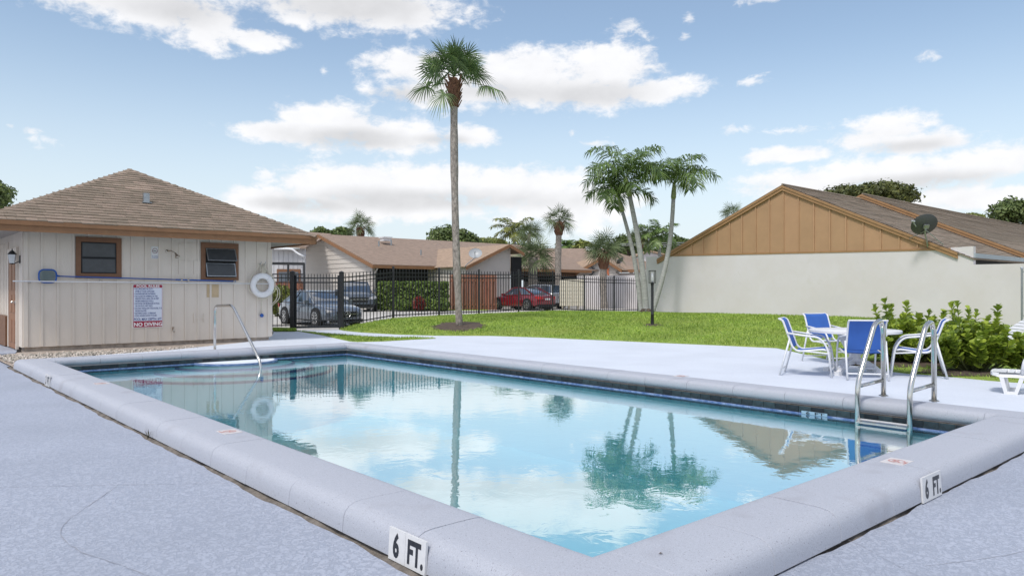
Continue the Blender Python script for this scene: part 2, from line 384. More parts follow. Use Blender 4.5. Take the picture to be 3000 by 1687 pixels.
FROND = mat('palm_frond', (.125, .20, .055), .45, var=.35, vscale=3, island=.35, transl=.30)
FROND_S = mat('sabal_frond', (.14, .19, .085), .5, var=.30, vscale=3, island=.35, transl=.2)
FROND_Y = mat('yellow_frond', (.15, .17, .035), .5, var=.35, vscale=2, island=.4, transl=.25)
LEAF = mat('broad_leaf', (.29, .39, .05), .42, var=.22, vscale=5, orand=.30, transl=.30)
LEAFI = mat('broad_leaf_mass', (.28, .37, .048), .42, var=.30, vscale=5, island=.35, transl=.28)
TREE = mat('tree_leaf', (.10, .145, .04), .55, var=.45, vscale=.9, island=.45, transl=.2)
TREE_Y = mat('tree_leaf_light', (.17, .20, .045), .55, var=.45, vscale=.8, island=.45, transl=.2)
HEDGE = mat('hedge_leaf', (.13, .20, .04), .5, var=.3, vscale=2, island=.45, transl=.2)
REDLEAF = mat('red_leaf', (.19, .03, .02), .5, var=.4, vscale=6, island=.5, transl=.2)
TRUNK = mat('tree_bark', (.10, .08, .06), .95, var=.4, vscale=8, bump=.8, bscale=20)
GRASS = mat('lawn_ground', (.20, .295, .048), .95, var=.25, vscale=.9, bump=.9, bscale=16, col2=(.27, .34, .06), thr=(.35, .65), bdist=.04)
BLADE = mat('grass_blade', (.285, .41, .07), .6, spots=[(.38, .53, .2, (.36, .42, .10)), (1.6, .60, .15, (.20, .31, .05))], var=.30, vscale=.7, island=.40, transl=.3)
SOIL = mat('soil', (.085, .062, .045), 1, var=.5, vscale=9, bump=1, bscale=18)
SAND = mat('sandy_soil', (.38, .32, .27), 1, var=.35, vscale=6, bump=.8, bscale=24)
STONE = mat('gravel_stone', (.42, .38, .33), .85, var=.3, vscale=20, island=.5)
STREET = mat('street_concrete', (.46, .44, .41), .9, var=.14, vscale=.6, bump=.2, bscale=10)
PAVER = mat('red_paver', (.36, .19, .16), .9, var=.18, vscale=4, orand=.2)
EARTH = mat('earth', (.20, .19, .13), 1, var=.3, vscale=.1)
WOOD = mat('red_brown_wood', (.26, .11, .065), .8, var=.3, vscale=8, stretch=(1, 1, .15), orand=.2)
SIGNW = mat('sign_white', (.66, .70, .80), .4); SIGNR = mat('sign_red', (.34, .015, .045), .4); SIGNB = mat('sign_blue', (.02, .05, .22), .5)
TILEW = mat('white_tile', (.66, .66, .66), .25, var=.05, vscale=30); INK = mat('black_ink', (.012, .014, .02), .35); REDINK = mat('red_ink', (.50, .25, .23), .5)
GALV = mat('galvanised', (.36, .38, .40), .35, metal=.8, var=.2, vscale=30)
DISH = mat('dish_grey', (.065, .07, .075), .45, var=.08, vscale=10); DISHL = mat('dish_light', (.34, .36, .38), .4)
RUBBER = mat('tyre_rubber', (.012, .012, .013), .7); RIM = mat('alloy_rim', (.55, .55, .56), .25, metal=.9)
CARG = mat('grey_car_paint', (.12, .145, .185), .22, metal=.5, coat=1); CARR = mat('red_car_paint', (.21, .008, .018), .25, metal=.3, coat=1)
CARS = mat('silver_car_paint', (.50, .52, .56), .25, metal=.5, coat=1); CARD = mat('dark_suv_paint', (.10, .12, .15), .2, metal=.5, coat=1)
CARGLASS = mat('car_glass', (.03, .045, .07), .04, coat=1, spec=1.0); LAMPG = mat('lamp_glass', (.55, .56, .58), .1, coat=1); TAIL = mat('tail_lamp', (.5, .02, .02), .15, coat=1)
CREAM = mat('cream_metal', (.66, .62, .50), .5, var=.06, vscale=4)
BLUEGREY = mat('blue_grey_beam', (.36, .42, .45), .6, var=.06, vscale=5); DKGREY = mat('dark_grey_screen', (.06, .068, .078), .7)
# ================================================================== SETTING
ZD = .10                                   # upper (far) deck level; the near deck is z = 0
OUT = .465                                 # width of the coping
sky_note = None
# big ground sheet with a hole for the pool
mb = MB(); R_ = 700
P4 = [PB(-R_, -R_, -.06), PB(R_, -R_, -.06), PB(R_, R_, -.06), PB(-R_, R_, -.06)]; Q4 = [PB(-.3, -.3, -.06), PB(PA+.3, -.3, -.06), PB(PA+.3, PBW+.3, -.06), PB(-.3, PBW+.3, -.06)]
for i in range(4): mb.poly([P4[i], P4[(i+1) % 4], Q4[(i+1) % 4], Q4[i]])
struct(mb.build('ground', EARTH))
# near deck with a ragged edge along the coping
def wav(t, s=0): return .012*math.sin(t*3.1+s)+.008*math.sin(t*7.7+1.3+s)+.005*math.sin(t*19+s)
edge = [(a, -.505-wav(a)) for a in np.arange(13.4, -.50, -.12)]+[(-.475-wav(b, 2), b) for b in np.arange(-.49, 6.05, .12)]
top = [PB(a, b, 0) for a, b in edge]
out = [PB(-.5, 6.05), PB(-14, 6.05), PB(-14, -14), PB(22, -14), PB(22, -.05), PB(15.3, -.05), PB(14.2, -.30), PB(13.4, -.45)]
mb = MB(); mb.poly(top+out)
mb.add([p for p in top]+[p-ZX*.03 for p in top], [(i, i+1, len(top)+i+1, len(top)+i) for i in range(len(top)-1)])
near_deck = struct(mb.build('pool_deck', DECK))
# mortar joint between deck and coping
mb = MB(); rows = []
for (a, b) in edge:
    nearb = b > -.48 and a < -.3
    rows.append((PB(a, b, 0), PB(-.30, b, 0) if nearb else PB(a, -.30, 0)))
pts = []; fs = []
for i, (p, q) in enumerate(rows):
    jit = .010*math.sin(i*1.7)+.008*math.sin(i*.61)
    pts += [p-ZX*.022, p.lerp(q, .22)+ZX*(-.006+jit), p.lerp(q, .45)+ZX*(.012+jit*.7), q+ZX*.0]
for i in range(len(rows)-1):
    for k in range(3): fs.append((4*i+k, 4*i+k+1, 4*i+4+k+1, 4*i+4+k))
mb.add(pts, fs); struct(mb.build('mortar_joint', MORTAR))
# cracks and control joints of the near deck
def crack(pts, w, name='deck_crack'):
    m = MB(); n = len(pts); L_, R2 = [], []
    for i in range(n):
        t = (pts[min(i+1, n-1)]-pts[max(0, i-1)]).normalized(); s = Vector((-t.y, t.x, 0)); ww = w*.55*(.3+.7*random.random())
        L_.append(pts[i]+s*ww+ZX*.003); R2.append(pts[i]-s*ww+ZX*.003)
    m.add(L_+R2, [(i, i+1, n+i+1, n+i) for i in range(n-1)]); return m.build(name, CRACKM, near_deck)
CRACKM = mat('crack_dirt', (.30, .31, .35), .95)
def smooth_px(px, n=40, jit=.004):
    p = [gnd(u, v, 0) for u, v in px]; p = fillet(p, .25, 6); o = []
    for i in range(len(p)-1):
        k = max(1, int((p[i+1]-p[i]).length/.06))
        for j in range(k): o.append(p[i].lerp(p[i+1], j/k)+Vector((random.uniform(-jit, jit), random.uniform(-jit, jit), 0)))
    return o+[p[-1]]
crack(smooth_px([(-60, 1228), (180, 1222), (420, 1218), (715, 1213)]), .004)
crack(smooth_px([(300, 1218), (235, 1265), (165, 1310), (150, 1345), (190, 1385), (300, 1420), (380, 1452), (430, 1480)]), .004)
crack(smooth_px([(2330, 1424), (2420, 1412), (2500, 1402), (2590, 1385)]), .004)
crack(smooth_px([(2120, 1352), (2180, 1380), (2260, 1425), (2330, 1460)]), .003)
# upper deck, path and lawn outlines (z = ZD), traced as ground points
lf = [(2576, 964), (2491, 958), (2358, 945), (2283, 940), (2231, 934), (2092, 907), (2030, 893), (1996, 885), (1954, 876), (1830, 870), (1691, 864), (1560, 858), (1439, 853), (1357, 849), (1232, 845), (1097, 844.5), (1003, 842), (910, 836.5), (867, 832.5), (856, 830)]
lawn_front = [PB(-8, 8.8, ZD), PB(-1, 8.8, ZD)]+[gnd(u, v, ZD) for u, v in lf]
gb = [gnd(u, v, ZD) for u, v in [(735, 831), (690, 832), (684, 846), (640, 858), (566, 866), (500, 873), (430, 880), (340, 887), (250, 893)]]
deck2 = [PB(PA+.40, 1.6, ZD), PB(PA+.40, PBW+.40, ZD), PB(-8, PBW+.40, ZD)]+lawn_front+gb
mb = MB(); mb.prism(deck2, (0, 0, -.13)); struct(mb.build('pool_deck', DECK2))
# concrete slab at the bath house door
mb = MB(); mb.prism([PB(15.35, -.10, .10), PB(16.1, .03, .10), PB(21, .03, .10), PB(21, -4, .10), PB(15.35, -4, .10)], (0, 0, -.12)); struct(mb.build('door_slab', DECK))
# gravel and soil bed under the bath house wall
mb = MB(); n = 24; g = []
for i in range(n+1):
    for j in range(8):
        a = 12.80+(15.72-12.80)*j/7; b = -.46+(6.0+.46)*i/n
        z = .052+.02*random.random()+(.03 if j > 5 else 0)
        if j == 0 or i == 0: z = .03
        g.append(PB(a, b, z))
mb.add(g, [(i*8+j, i*8+j+1, (i+1)*8+j+1, (i+1)*8+j) for i in range(n) for j in range(7)]); struct(mb.build('soil_bed', SAND, smooth=True))
# terrain: thin plate spline over levelled points
ctl = [(p.x, p.y, ZD+.015) for p in lawn_front[1:]]
ctl += [(-5.4, 23.5, .15), (-4.09, 25.55, .36), (-2.7, 27.5, .385), (-1.31, 29.4, .39), (.28, 31.3, .40), (1.82, 33.2, .40), (3.41, 35., .30), (5.05, 36.7, .26), (6.42, 37.8, .24)]
ctl += [(3.4, 29.6, .475), (.9, 27.0, .46), (6.0, 29.3, .44), (8.1, 27.95, .455), (9.6, 26.27, .46), (11.95, 23.6, .44), (14.3, 20.97, .31), (17.6, 17.2, .20), (-1.54, 21.6, .25), (4.2, 22.3, .30), (5.0, 28, .50), (-4.6, 22.2, .18)]
ctl = np.array(ctl); n = NC = len(ctl)
def U_(r2): return np.where(r2 > 1e-9, r2*np.log(r2+1e-12)*.5, 0)
K = U_(((ctl[:, None, :2]-ctl[None, :, :2])**2).sum(-1))+np.eye(n)*.02; Pm = np.c_[np.ones(n), ctl[:, :2]]
sol = np.linalg.solve(np.block([[K, Pm], [Pm.T, np.zeros((3, 3))]]), np.r_[ctl[:, 2], 0, 0, 0])
def lz(x, y):
    x = np.atleast_1d(np.asarray(x, float)); y = np.atleast_1d(np.asarray(y, float))
    r2 = (x[:, None]-ctl[None, :, 0])**2+(y[:, None]-ctl[None, :, 1])**2
    return U_(r2) @ sol[:NC]+sol[NC]+sol[NC+1]*x+sol[NC+2]*y
def lz1(x, y): return float(lz(x, y)[0])
WD = -AX                                         # direction of the long white wall (to the right)
WP0 = Vector((6.3, 30, 0))
def WP(t, z=0, o=0): return WP0+WD*t+ZX*z-BX*o   # o > 0 towards the camera
fence_line = [(-5.4, 23.5), (-4.09, 25.55), (-2.7, 27.5), (-1.31, 29.4), (.28, 31.3), (1.82, 33.2), (3.41, 35.), (5.05, 36.7), (6.42, 37.8)]
back = [tuple(WP(t, 0, -.1)[:2]) for t in (18, 12, 6, 0, -1.0)]
lawn_poly = [tuple(p[:2]) for p in lawn_front]+[(-5.45, 23.4)]+fence_line[1:]+[(7.2, 38.4)]+back[::-1]
def lawn_mesh(name, poly, m, zf, step, skirt=.12):
    pp = []
    for i in range(len(poly)):
        p, q = Vector(poly[i]), Vector(poly[(i+1) % len(poly)]); k = max(1, int((q-p).length/step))
        for j in range(k): pp.append(p.lerp(q, j/k))
    xs = [p.x for p in pp]; ys = [p.y for p in pp]
    gx, gy = np.meshgrid(np.arange(min(xs), max(xs), step), np.arange(min(ys), max(ys), step)); g = np.c_[gx.ravel(), gy.ravel()]+RNG.uniform(-.2, .2, (gx.size, 2))*step
    g = g[inpoly(g, poly)]
    nb = len(pp); v2 = [Vector(p) for p in pp]+[Vector(p) for p in g]
    r = delaunay_2d_cdt(v2, [(i, (i+1) % nb) for i in range(nb)], [], 1, 1e-5)
    vv = np.array([tuple(v) for v in r[0]]); zz = zf(vv[:, 0], vv[:, 1]); mb = MB(); mb.add(np.c_[vv, zz], r[2])
    zb = zf(np.array(xs), np.array(ys)); bt = [(xs[i], ys[i], zb[i]) for i in range(nb)]; lo = [(x, y, z-skirt) for x, y, z in bt]
    mb.add(bt+lo, [(i, (i+1) % nb, nb+(i+1) % nb, nb+i) for i in range(nb)])
    return mb.build(name, m, smooth=math.radians(50))
struct(lawn_mesh('lawn', lawn_poly, GRASS, lz, .7))
tri_px = [(744, 833), (782, 837), (830, 841), (910, 847), (1003, 850.6), (1096, 851.8), (1030, 855), (963, 859), (900, 860.5), (880, 859), (843, 851), (808, 843), (766, 836)]
tri_poly = [tuple(gnd(u, v, ZD)[:2]) for u, v in tri_px]
struct(lawn_mesh('lawn', tri_poly, GRASS, lambda x, y: np.full(len(x), ZD+.018), .35, .03))
# street and forecourts beyond the fence
def sz(y): return .07+min(1, max(0, (y-27)/9))*.18
mb = MB(); ys = [22.6, 27, 29, 31, 33, 36, 48, 70, 130]
# keep the street sheet outside the fenced area: left edge follows the fence
mb.add([Vector((x, y, sz(y)-.004)) for y in ys for x in (-70, -30, -8, 4, 30, 70)], [(i*6+j, i*6+j+1, (i+1)*6+j+1, (i+1)*6+j) for i in range(len(ys)-1) for j in range(5) if not (j == 4 and i < 6)])
struct(mb.build('street', STREET, smooth=True))
# grass verge in front of the houses, red paver forecourt, yard lawn
mb = MB(); mb.prism([at(1035, 789, 40).xy.to_3d()+ZX*.27, at(1225, 789, 40).xy.to_3d()+ZX*.27, at(1262, 778, 50).xy.to_3d()+ZX*.27, at(1120, 773, 45).xy.to_3d()+ZX*.27, at(990, 775, 45).xy.to_3d()+ZX*.27], (0, 0, -.1)); struct(mb.build('verge_grass', GRASS))
pv = thing('paver_forecourt', 'patch of red brick pavers in front of the dark garage opening', 'paving', (at(960, 780, 41).x, 41, .25)); 
bm_ = MB(); bm_.obox((0, 0, 0), (.38, 0, 0), (0, .38, 0), (0, 0, .03)); p0 = bm_.build('paver', PAVER, pv); pm = p0.data
bpy.data.objects.remove(p0)
o = Vector((-7.4, 40.9, .247))
for i in range(14):
    for j in range(12):
        inst('paver', pm, pv, frame(o+BX*(i*.40)-AX*(j*.40-2.2)*-1, BX, AX, ZX))
# dirt ring round the palm, mulch under bushes
def disc_patch(name, c, rx, ry, m, zf, n=26, h=.02):
    b = MB(); rg = []
    for k, s in enumerate((0.02, .5, 1.0)):
        rg.append([Vector((c[0]+rx*s*(1+.12*math.sin(i*2.1)+.10*random.random()*k)*math.cos(6.2832*i/n), c[1]+ry*s*(1+.1*math.sin(i*1.3+1)+.1*random.random()*k)*math.sin(6.2832*i/n), 0)) for i in range(n)])
    for k, r in enumerate(rg):
        for p in r: p.z = zf(p.x, p.y)+(h if k < 2 else .004)+random.uniform(0, .012)*(k < 2)
    b.loft(rg, True, False); b.poly(rg[0]); return struct(b.build(name, m, smooth=True))
PALM = gnd(1156, 823, .25)
disc_patch('dirt_ring', (PALM.x, PALM.y), .72, 1.0, SOIL, lz1)
LAMP = gnd(1641, 818, .30); disc_patch('dirt_ring', (LAMP.x, LAMP.y), .28, .35, SOIL, lz1)
# ================================================================== POOL
ZT = .17; ZW = -.058
pool = thing('swimming_pool', 'rectangular in-ground swimming pool with raised grey concrete coping', 'swimming pool', PB(PA/2, PBW/2, 0))
prof = [(.06, .028), (.012, .038), (-.010, .062), (-.014, .095), (-.006, .132), (.012, .155), (.04, .167), (.08, .1705), (.20, .1715), (.35, .1705), (.392, .165), (.425, .150), (.448, .126), (.460, .095), (OUT, .05), (OUT+.003, .012), (.40, .004), (.2, .01)]
def ring(f, s): return [f(q, z) for q, z in prof]
def stone(f0, f1, d):           # f(s, z) end profiles; d = unit direction; slightly eased ends
    def shr(f, off, k): return [f(q+(.22-q)*k, z+(.09-z)*k)+d*off for q, z in prof]
    b = MB(); b.loft([shr(f0, .0016, .012), shr(f0, .0035, 0), shr(f0, .014, 0), shr(f1, -.014, 0), shr(f1, -.0035, 0), shr(f1, -.0016, .012)]); return b
LS = .66; c0 = .07
def side(axis, far):
    """straight stones of one side; axis 'a' runs along A at b = 0 / PBW, axis 'b' along B at a = 0 / PA"""
    L_ = PA if axis == 'a' else PBW; k = int((L_-2*c0)//LS); step = (L_-2*c0)/k
    for i in range(k):
        t0, t1 = c0+i*step, c0+(i+1)*step; dz = random.uniform(-.0015, .0015)
        if axis == 'a': f = lambda t: (lambda q, z: PB(t, (PBW+q) if far else -q, z+dz)); d = AX
        else: f = lambda t: (lambda q, z: PB((PA+q) if far else -q, t, z+dz)); d = BX
        stone(f(t0), f(t1), d).build('coping_stone', COPING, pool, smooth=math.radians(40))
for axis in 'ab':
    for far in (0, 1): side(axis, far)
for ca, sa in ((0, -1), (PA, 1)):
    for cb_, sb in ((0, -1), (PBW, 1)):
        b = MB(); ea, eb = ca-sa*c0, cb_-sb*c0
        b.loft([[PB(ea+sa*.002, cb_+sb*q, z) for q, z in prof], [PB(ca+sa*q, cb_+sb*q, z) for q, z in prof], [PB(ca+sa*q, eb+sb*.002, z) for q, z in prof]]); b.build('coping_stone', COPING, pool, smooth=math.radians(40))
# shell: walls below the coping and floor
mb = MB(); e = .035; zb = -1.25
cs = [(-e+.05, -e+.05), (PA-.015, .015), (PA-.015, PBW-.015), (.015, PBW-.015)]; cs = [(.015, .015)]+cs[1:]
lo = [PB(a, b, zb) for a, b in cs]; hi = [PB(a, b, -.10) for a, b in cs]
for i in range(4): mb.poly([lo[i], lo[(i+1) % 4], hi[(i+1) % 4], hi[i]])
mb.poly(lo); mb.build('pool_shell', PLASTER, pool)
# waterline slate tiles (far sides, the ones in view) and blue trim
b = MB(); tw, th = .142, .072
b.obox((-tw/2, 0, 0), (tw, 0, 0), (0, .01, 0), (0, 0, th)); t0 = b.build('waterline_tile', SLATE, None); tm = t0.data; bpy.data.objects.remove(t0)
for i in range(int(PA/.147)):
    inst('waterline_tile', tm, pool, frame(PB(.09+i*.147, PBW-.018-random.uniform(0, .002), -.044), -AX, -BX, ZX))
for i in range(int(PBW/.147)):
    inst('waterline_tile', tm, pool, frame(PB(PA-.018-random.uniform(0, .002), .09+i*.147, -.044), BX, -AX, ZX))
for o, d, nrm, L_ in ((PB(0, PBW-.016, -.084), AX, -BX, PA-.02), (PB(PA-.016, 0, -.084), BX, -AX, PBW-.02)):
    k = int(L_/.31)
    for i in range(k):
        b = MB(); b.obox(o+d*(i*L_/k+.02), d*(L_/k-.004), nrm*.028, ZX*.038); b.build('blue_trim_tile', BLUETILE, pool)
b = MB(); b.obox(PB(.015, PBW-.012, -.13), AX*(PA-.03), BX*.02, ZX*.16); b.obox(PB(PA-.012, .015, -.13), BX*(PBW-.03), AX*.02, ZX*.16); b.obox(PB(.012, .012, -.13), AX*(PA-.03), -BX*.02, ZX*.15); b.obox(PB(.010, .0, -.13), BX*(PBW-.03), -AX*.02, ZX*.15); b.build('tile_grout', MORTAR, pool)
# corner steps
SCB = 3.15
def semi(r, z): return [PB(PA-.02-r*.96*math.sin(math.pi*i/40), SCB-r*math.cos(math.pi*i/40), z) for i in range(41)]
for k, (r, z) in enumerate(((.80, -.043), (1.14, -.105), (1.50, -.175), (1.89, -.25))):
    s = semi(r, z); b = MB(); b.prism(s, (0, 0, -.9-z*-1)); st = b.build('pool_step', STEPWHITE if k == 0 else PLASTER, pool)
    s2 = semi(r-.055, z); b = MB(); lift = ZX*.004
    for i in range(0, 40):
        q = [s[i]+lift, s[i+1]+lift, s2[i+1]+lift, s2[i]+lift]; mid = sum(q, Vector())/4; q = [p.lerp(mid, .06) for p in q]
        b.poly(q)
    t_ = [p+BX*0 for p in s]; d_ = [p-ZX*.04 for p in s]; outw = [(p-PB(PA, SCB, p.z)).normalized()*.004 for p in s]
    for i in range(40): b.poly([t_[i]+outw[i], t_[i+1]+outw[i+1], d_[i+1]+outw[i+1], d_[i]+outw[i]])
    b.build('step_nosing', NOSING if k else BLUETILE, st)
# water
mb = MB(); mb.poly([PB(.02, .02, ZW), PB(PA-.02, .02, ZW), PB(PA-.02, PBW-.02, ZW), PB(.02, PBW-.02, ZW)]); struct(mb.build('pool_water', WATER))
# depth markers: two tiles each
def depth_marker(o, x, n, first, second, label, s=.152, tilt=.0, name='depth_marker'):
    z = (ZX-n*tilt).normalized(); nn = x.cross(z).normalized()
    r = thing(name, label, 'depth marker', o, 'pool depth markers')
    for i, tx in enumerate((first, second)):
        b = MB(); w = s*(.92 if i == 0 else 1.08); off = 0 if i == 0 else s*.92+.002
        b.obox(o+x*off, x*w, nn*.012, z*s); t = b.build('tile', TILEW, r)
        text(tx, s*.98, INK, t, frame(o+x*(off+w*(.27 if i == 0 else .10))+z*s*.16+nn*.0125, x, z, nn), sx=.62, bold=.006, width=s*(.34 if i == 0 else .84))
    return r
bL, zL = on_b(-OUT-.004, 975, 1367)
a1 = on_b(-OUT-.012, 978)[0]
depth_marker(PB(a1, -OUT-.004, .006), -AX, -BX, '6', 'FT.', '6 FT. depth tile on the near left coping face, largest of the markers', .158, .06)
b1 = on_a(-OUT-.012, 2322)[0]
depth_marker(PB(-OUT-.004, b1, .006), BX, -AX, '6', 'FT.', '6 FT. depth tile standing on the right coping face below the ladder', .158, .06)
a2 = on_b(-OUT-.012, 113)[0]
depth_marker(PB(a2, -OUT-.004, .006), -AX, -BX, '3', 'FT', '3 FT depth tile at the far left end of the long coping', .158, .06)
b2 = on_b(PBW-.05, 2016)[0]
r = thing('depth_marker', 'light blue 6 FT depth tile at the waterline left of the ladder', 'depth marker', PB(b2, PBW-.045, -.056), 'pool depth markers')
b = MB(); b.obox(PB(b2, PBW-.046, -.056), -AX*.30, -BX*.004, ZX*.036); t = b.build('tile', mat('pale_blue_tile', (.32, .47, .60), .3), r)
text('6', .042, INK, t, frame(PB(b2, PBW-.046, -.052)-AX*.05-BX*.006, -AX, ZX, -BX), width=.045); text('FT', .042, INK, t, frame(PB(b2, PBW-.046, -.052)-AX*.15-BX*.006, -AX, ZX, -BX), width=.11)
# no diving tiles lying on the coping
def nodive(o, x, label):
    y = ZX.cross(x); r = thing('no_diving_tile', label, 'warning tile', o, 'no diving tiles on the coping')
    b = MB(); b.cbox(o+ZX*.0015, x*.095, y*.075, ZX*.002); t = b.build('tile', mat('aged_tile', (.60, .57, .57), .5, var=.06, vscale=30), r)
    def rg(r0, r1): 
        n = 28; bb = MB(); bb.add([o+ZX*.0045+x*(.9*q*math.cos(6.2832*i/n))+y*(q*math.sin(6.2832*i/n)) for q in (r0, r1) for i in range(n)], [(i, (i+1) % n, n+(i+1) % n, n+i) for i in range(n)]); return bb
    bb = rg(.045, .056); bb.bar(o+ZX*.0048-x*.036-y*.036, o+ZX*.0048+x*.036+y*.036, .010, .001); bb.build('prohibition_symbol', REDINK, t)
    bb = MB(); bb.bar(o+ZX*.0045-x*.03+y*.012, o+ZX*.0045+x*.028-y*.006, .012, .001); bb.bar(o+ZX*.0045-x*.005, o+ZX*.0045+x*.005+y*.03, .008, .001); bb.lathe(o+ZX*.0042-x*.035+y*.022, [(.008, 0), (.008, .001)], 10); bb.build('diver_pictogram', REDINK, t)
    text('NO DIVING', .016, REDINK, t, frame(o+ZX*.0042-x*.06-y*.070, x, y, ZX), sx=.9)
def top_at(u, v): return gnd(u, v, ZT+.0015)
for u, v, x, lab in ((577, 1086, -AX, 'no diving tile on the long left coping, nearest the camera'), (255, 965, -AX, 'no diving tile on the far left end of the left coping'), (2256, 1161, BX, 'no diving tile on the right coping above the 6 FT. marker'), (1712, 946, BX, 'faded no diving tile on the coping in front of the lawn')):
    nodive(top_at(u, v), x, lab)
# stair hand rail
def st_pt(s, z): 
    p = Vector((-6.05, 15.1, 0))-AX*s; p.z = z; return p
hr = thing('hand_rail', 'bent stainless hand rail rising from the pool steps', 'hand rail', st_pt(0, ZD))
b = MB(); b.tube(fillet([st_pt(0, ZD-.02), st_pt(0, 1.03), st_pt(.95, 1.055), st_pt(2.27, .06), st_pt(2.34, -.30)], .16, 6), .026, 12); b.build('rail', CHROME, hr, smooth=True)
b = MB(); b.lathe(st_pt(0, ZD), [(.055, 0), (.055, .008), (.03, .016), (.028, .02)], 16); b.build('escutcheon', CHROMED, hr)
# ladder
lad = thing('pool_ladder', 'stainless pool ladder with two tall hand rails on the far coping', 'pool ladder', PB(.94, 6.12, ZT))
for a_ in (1.2, .68):
    pth = [PB(a_, 5.47, -.75), PB(a_, 5.47, .36), PB(a_, 5.90, .985), PB(a_, 6.06, 1.015), PB(a_, 6.125, .90), PB(a_, 6.13, ZT-.01)]
    b = MB(); b.tube(fillet(pth, .13, 7), .0265, 14); rl = b.build('rail', CHROME, lad, smooth=True)
    b = MB(); b.tube([PB(a_, 5.47, .33), PB(a_, 6.13, .345)], .020, 12); b.build('cross_bar', CHROME, rl, smooth=True)
    b = MB(); b.lathe(PB(a_, 6.13, ZT), [(.05, 0), (.05, .006), (.03, .014)], 14); b.build('escutcheon', CHROMED, rl)
for z in (-.015, -.27, -.52):
    b = MB(); b.prism([PB(1.19, 5.43, z), PB(1.19, 5.40, z-.012), PB(1.19, 5.40, z-.03), PB(1.19, 5.53, z-.03), PB(1.19, 5.53, z)], -AX*.50); tr = b.build('tread', CHROME, lad)
    b = MB()
    for k in range(3): b.obox(PB(1.185, 5.44+k*.03, z+.001), -AX*.49, BX*.012, ZX*.004)
    b.build('grip_strip', WHITEM, tr)
wp0 = PB(on_b(-.52, 366)[0], -.50, .0); wd = MB()
for i in range(8):
    a = random.uniform(0, 6.28); h = random.uniform(.04, .13); e = wp0+V(math.cos(a)*.05, math.sin(a)*.05, h); s = V(-math.sin(a), math.cos(a), 0)*.0035; m_ = wp0.lerp(e, .5)+ZX*.02
    wd.add([wp0-s*.3, wp0+s*.3, m_+s, m_-s, e], [(0, 1, 2, 3), (3, 2, 4)])
tag(wd.build('weed', mat('dry_weed', (.10, .09, .04), .8), None, org=wp0), 'small dry weed growing from the joint below the long left coping', 'weed')
# ================================================================== BATH HOUSE
AW = 15.65; BA, BB = .05, 5.3; ZE = 2.50
NF = -AX                                            # outward normal of the front wall
def FW(b, z, o=0): return PB(AW-o, b, z)            # point on the front wall, o proud of it
bh = thing('bath_house', 'beige board and batten bath house with brown shingled hip roof', 'building', PB(AW+3, 2.7, .15))
mb = MB(); mb.prism([PB(AW, BA, .18), PB(AW, BB, .18), PB(AW+6, BB, .18), PB(AW+6, BA, .18)], (0, 0, 2.42)); wall = mb.build('wall', SIDING, bh)
mb = MB(); mb.prism([PB(AW+.05, BA+.05, .0), PB(AW+.05, BB-.03, .0), PB(AW+5.95, BB-.03, .0), PB(AW+5.95, BA+.05, .0)], (0, 0, .185)); mb.build('foundation', SAND, bh)
wins = [((190, 305), (598, 700), (203, 292), (610, 688)), ((505, 599), (612, 705), (516, 592), (625, 698))]
WB = []
for (fu0, fu1), (fv0, fv1), (iu0, iu1), (iv0, iv1) in wins:
    b0, b1 = on_a(AW, fu0)[0], on_a(AW, fu1)[0]; um = (fu0+fu1)/2
    z1, z0 = on_a(AW, um, fv0)[1], on_a(AW, um, fv1)[1]
    ib0, ib1 = on_a(AW, iu0)[0], on_a(AW, iu1)[0]; iz1, iz0 = on_a(AW, um, iv0)[1], on_a(AW, um, iv1)[1]
    WB.append((b0, b1, z0, z1, ib0, ib1, iz0, iz1))
nb_ = 18; bts = [BA+.06+(BB-BA-.12)*i/nb_ for i in range(nb_+1)]
bm_ = MB(); bm_.obox((-.022, 0, 0), (.044, 0, 0), (0, 0, .016), (0, 1, 0)); b0_ = bm_.build('batten', SIDING); bme = b0_.data; bpy.data.objects.remove(b0_)
def batten(b, z0, z1):
    M = frame(FW(b, z0, .0), BX, ZX*(z1-z0), NF); inst('batten', bme, bh, M)
for i, b in enumerate(bts):
    segs = [(.19, 2.58)]
    for w in WB:
        if w[0]-.03 < b < w[1]+.03: segs = [(.19, w[2]-.004), (w[3]+.004, 2.58)]
    if i in (12, 13): pass
    for s in segs: batten(b, *s)
# patched squares in the siding between shower head and second window, tan patch below it
def wquad(name, u0, u1, v0, v1, m, th, lab=None):
    ba, bb_ = on_a(AW, u0)[0], on_a(AW, u1)[0]; um = (u0+u1)/2; zt, zb_ = on_a(AW, um, v0)[1], on_a(AW, um, v1)[1]
    b = MB(); b.obox(FW(ba, zb_, .0), BX*(bb_-ba), NF*th, ZX*(zt-zb_)); return b.build(name, m, bh, label=lab)
wquad('siding_patch', 449, 479, 656, 690, SIDING, .012); wquad('siding_patch', 487, 504, 656, 690, SIDING, .012); wquad('siding_patch', 449, 479, 612, 655, SIDING, .009)
wquad('siding_patch', 520, 550, 716, 748, mat('tan_patch', (.50, .38, .24), .8, var=.08, vscale=6), .010, 'unpainted tan patch below the right window')
wquad('corner_board', 672, 684, 628, 846, SIDING, .022); wquad('corner_board', 59, 70, 584, 873, SIDING, .022)
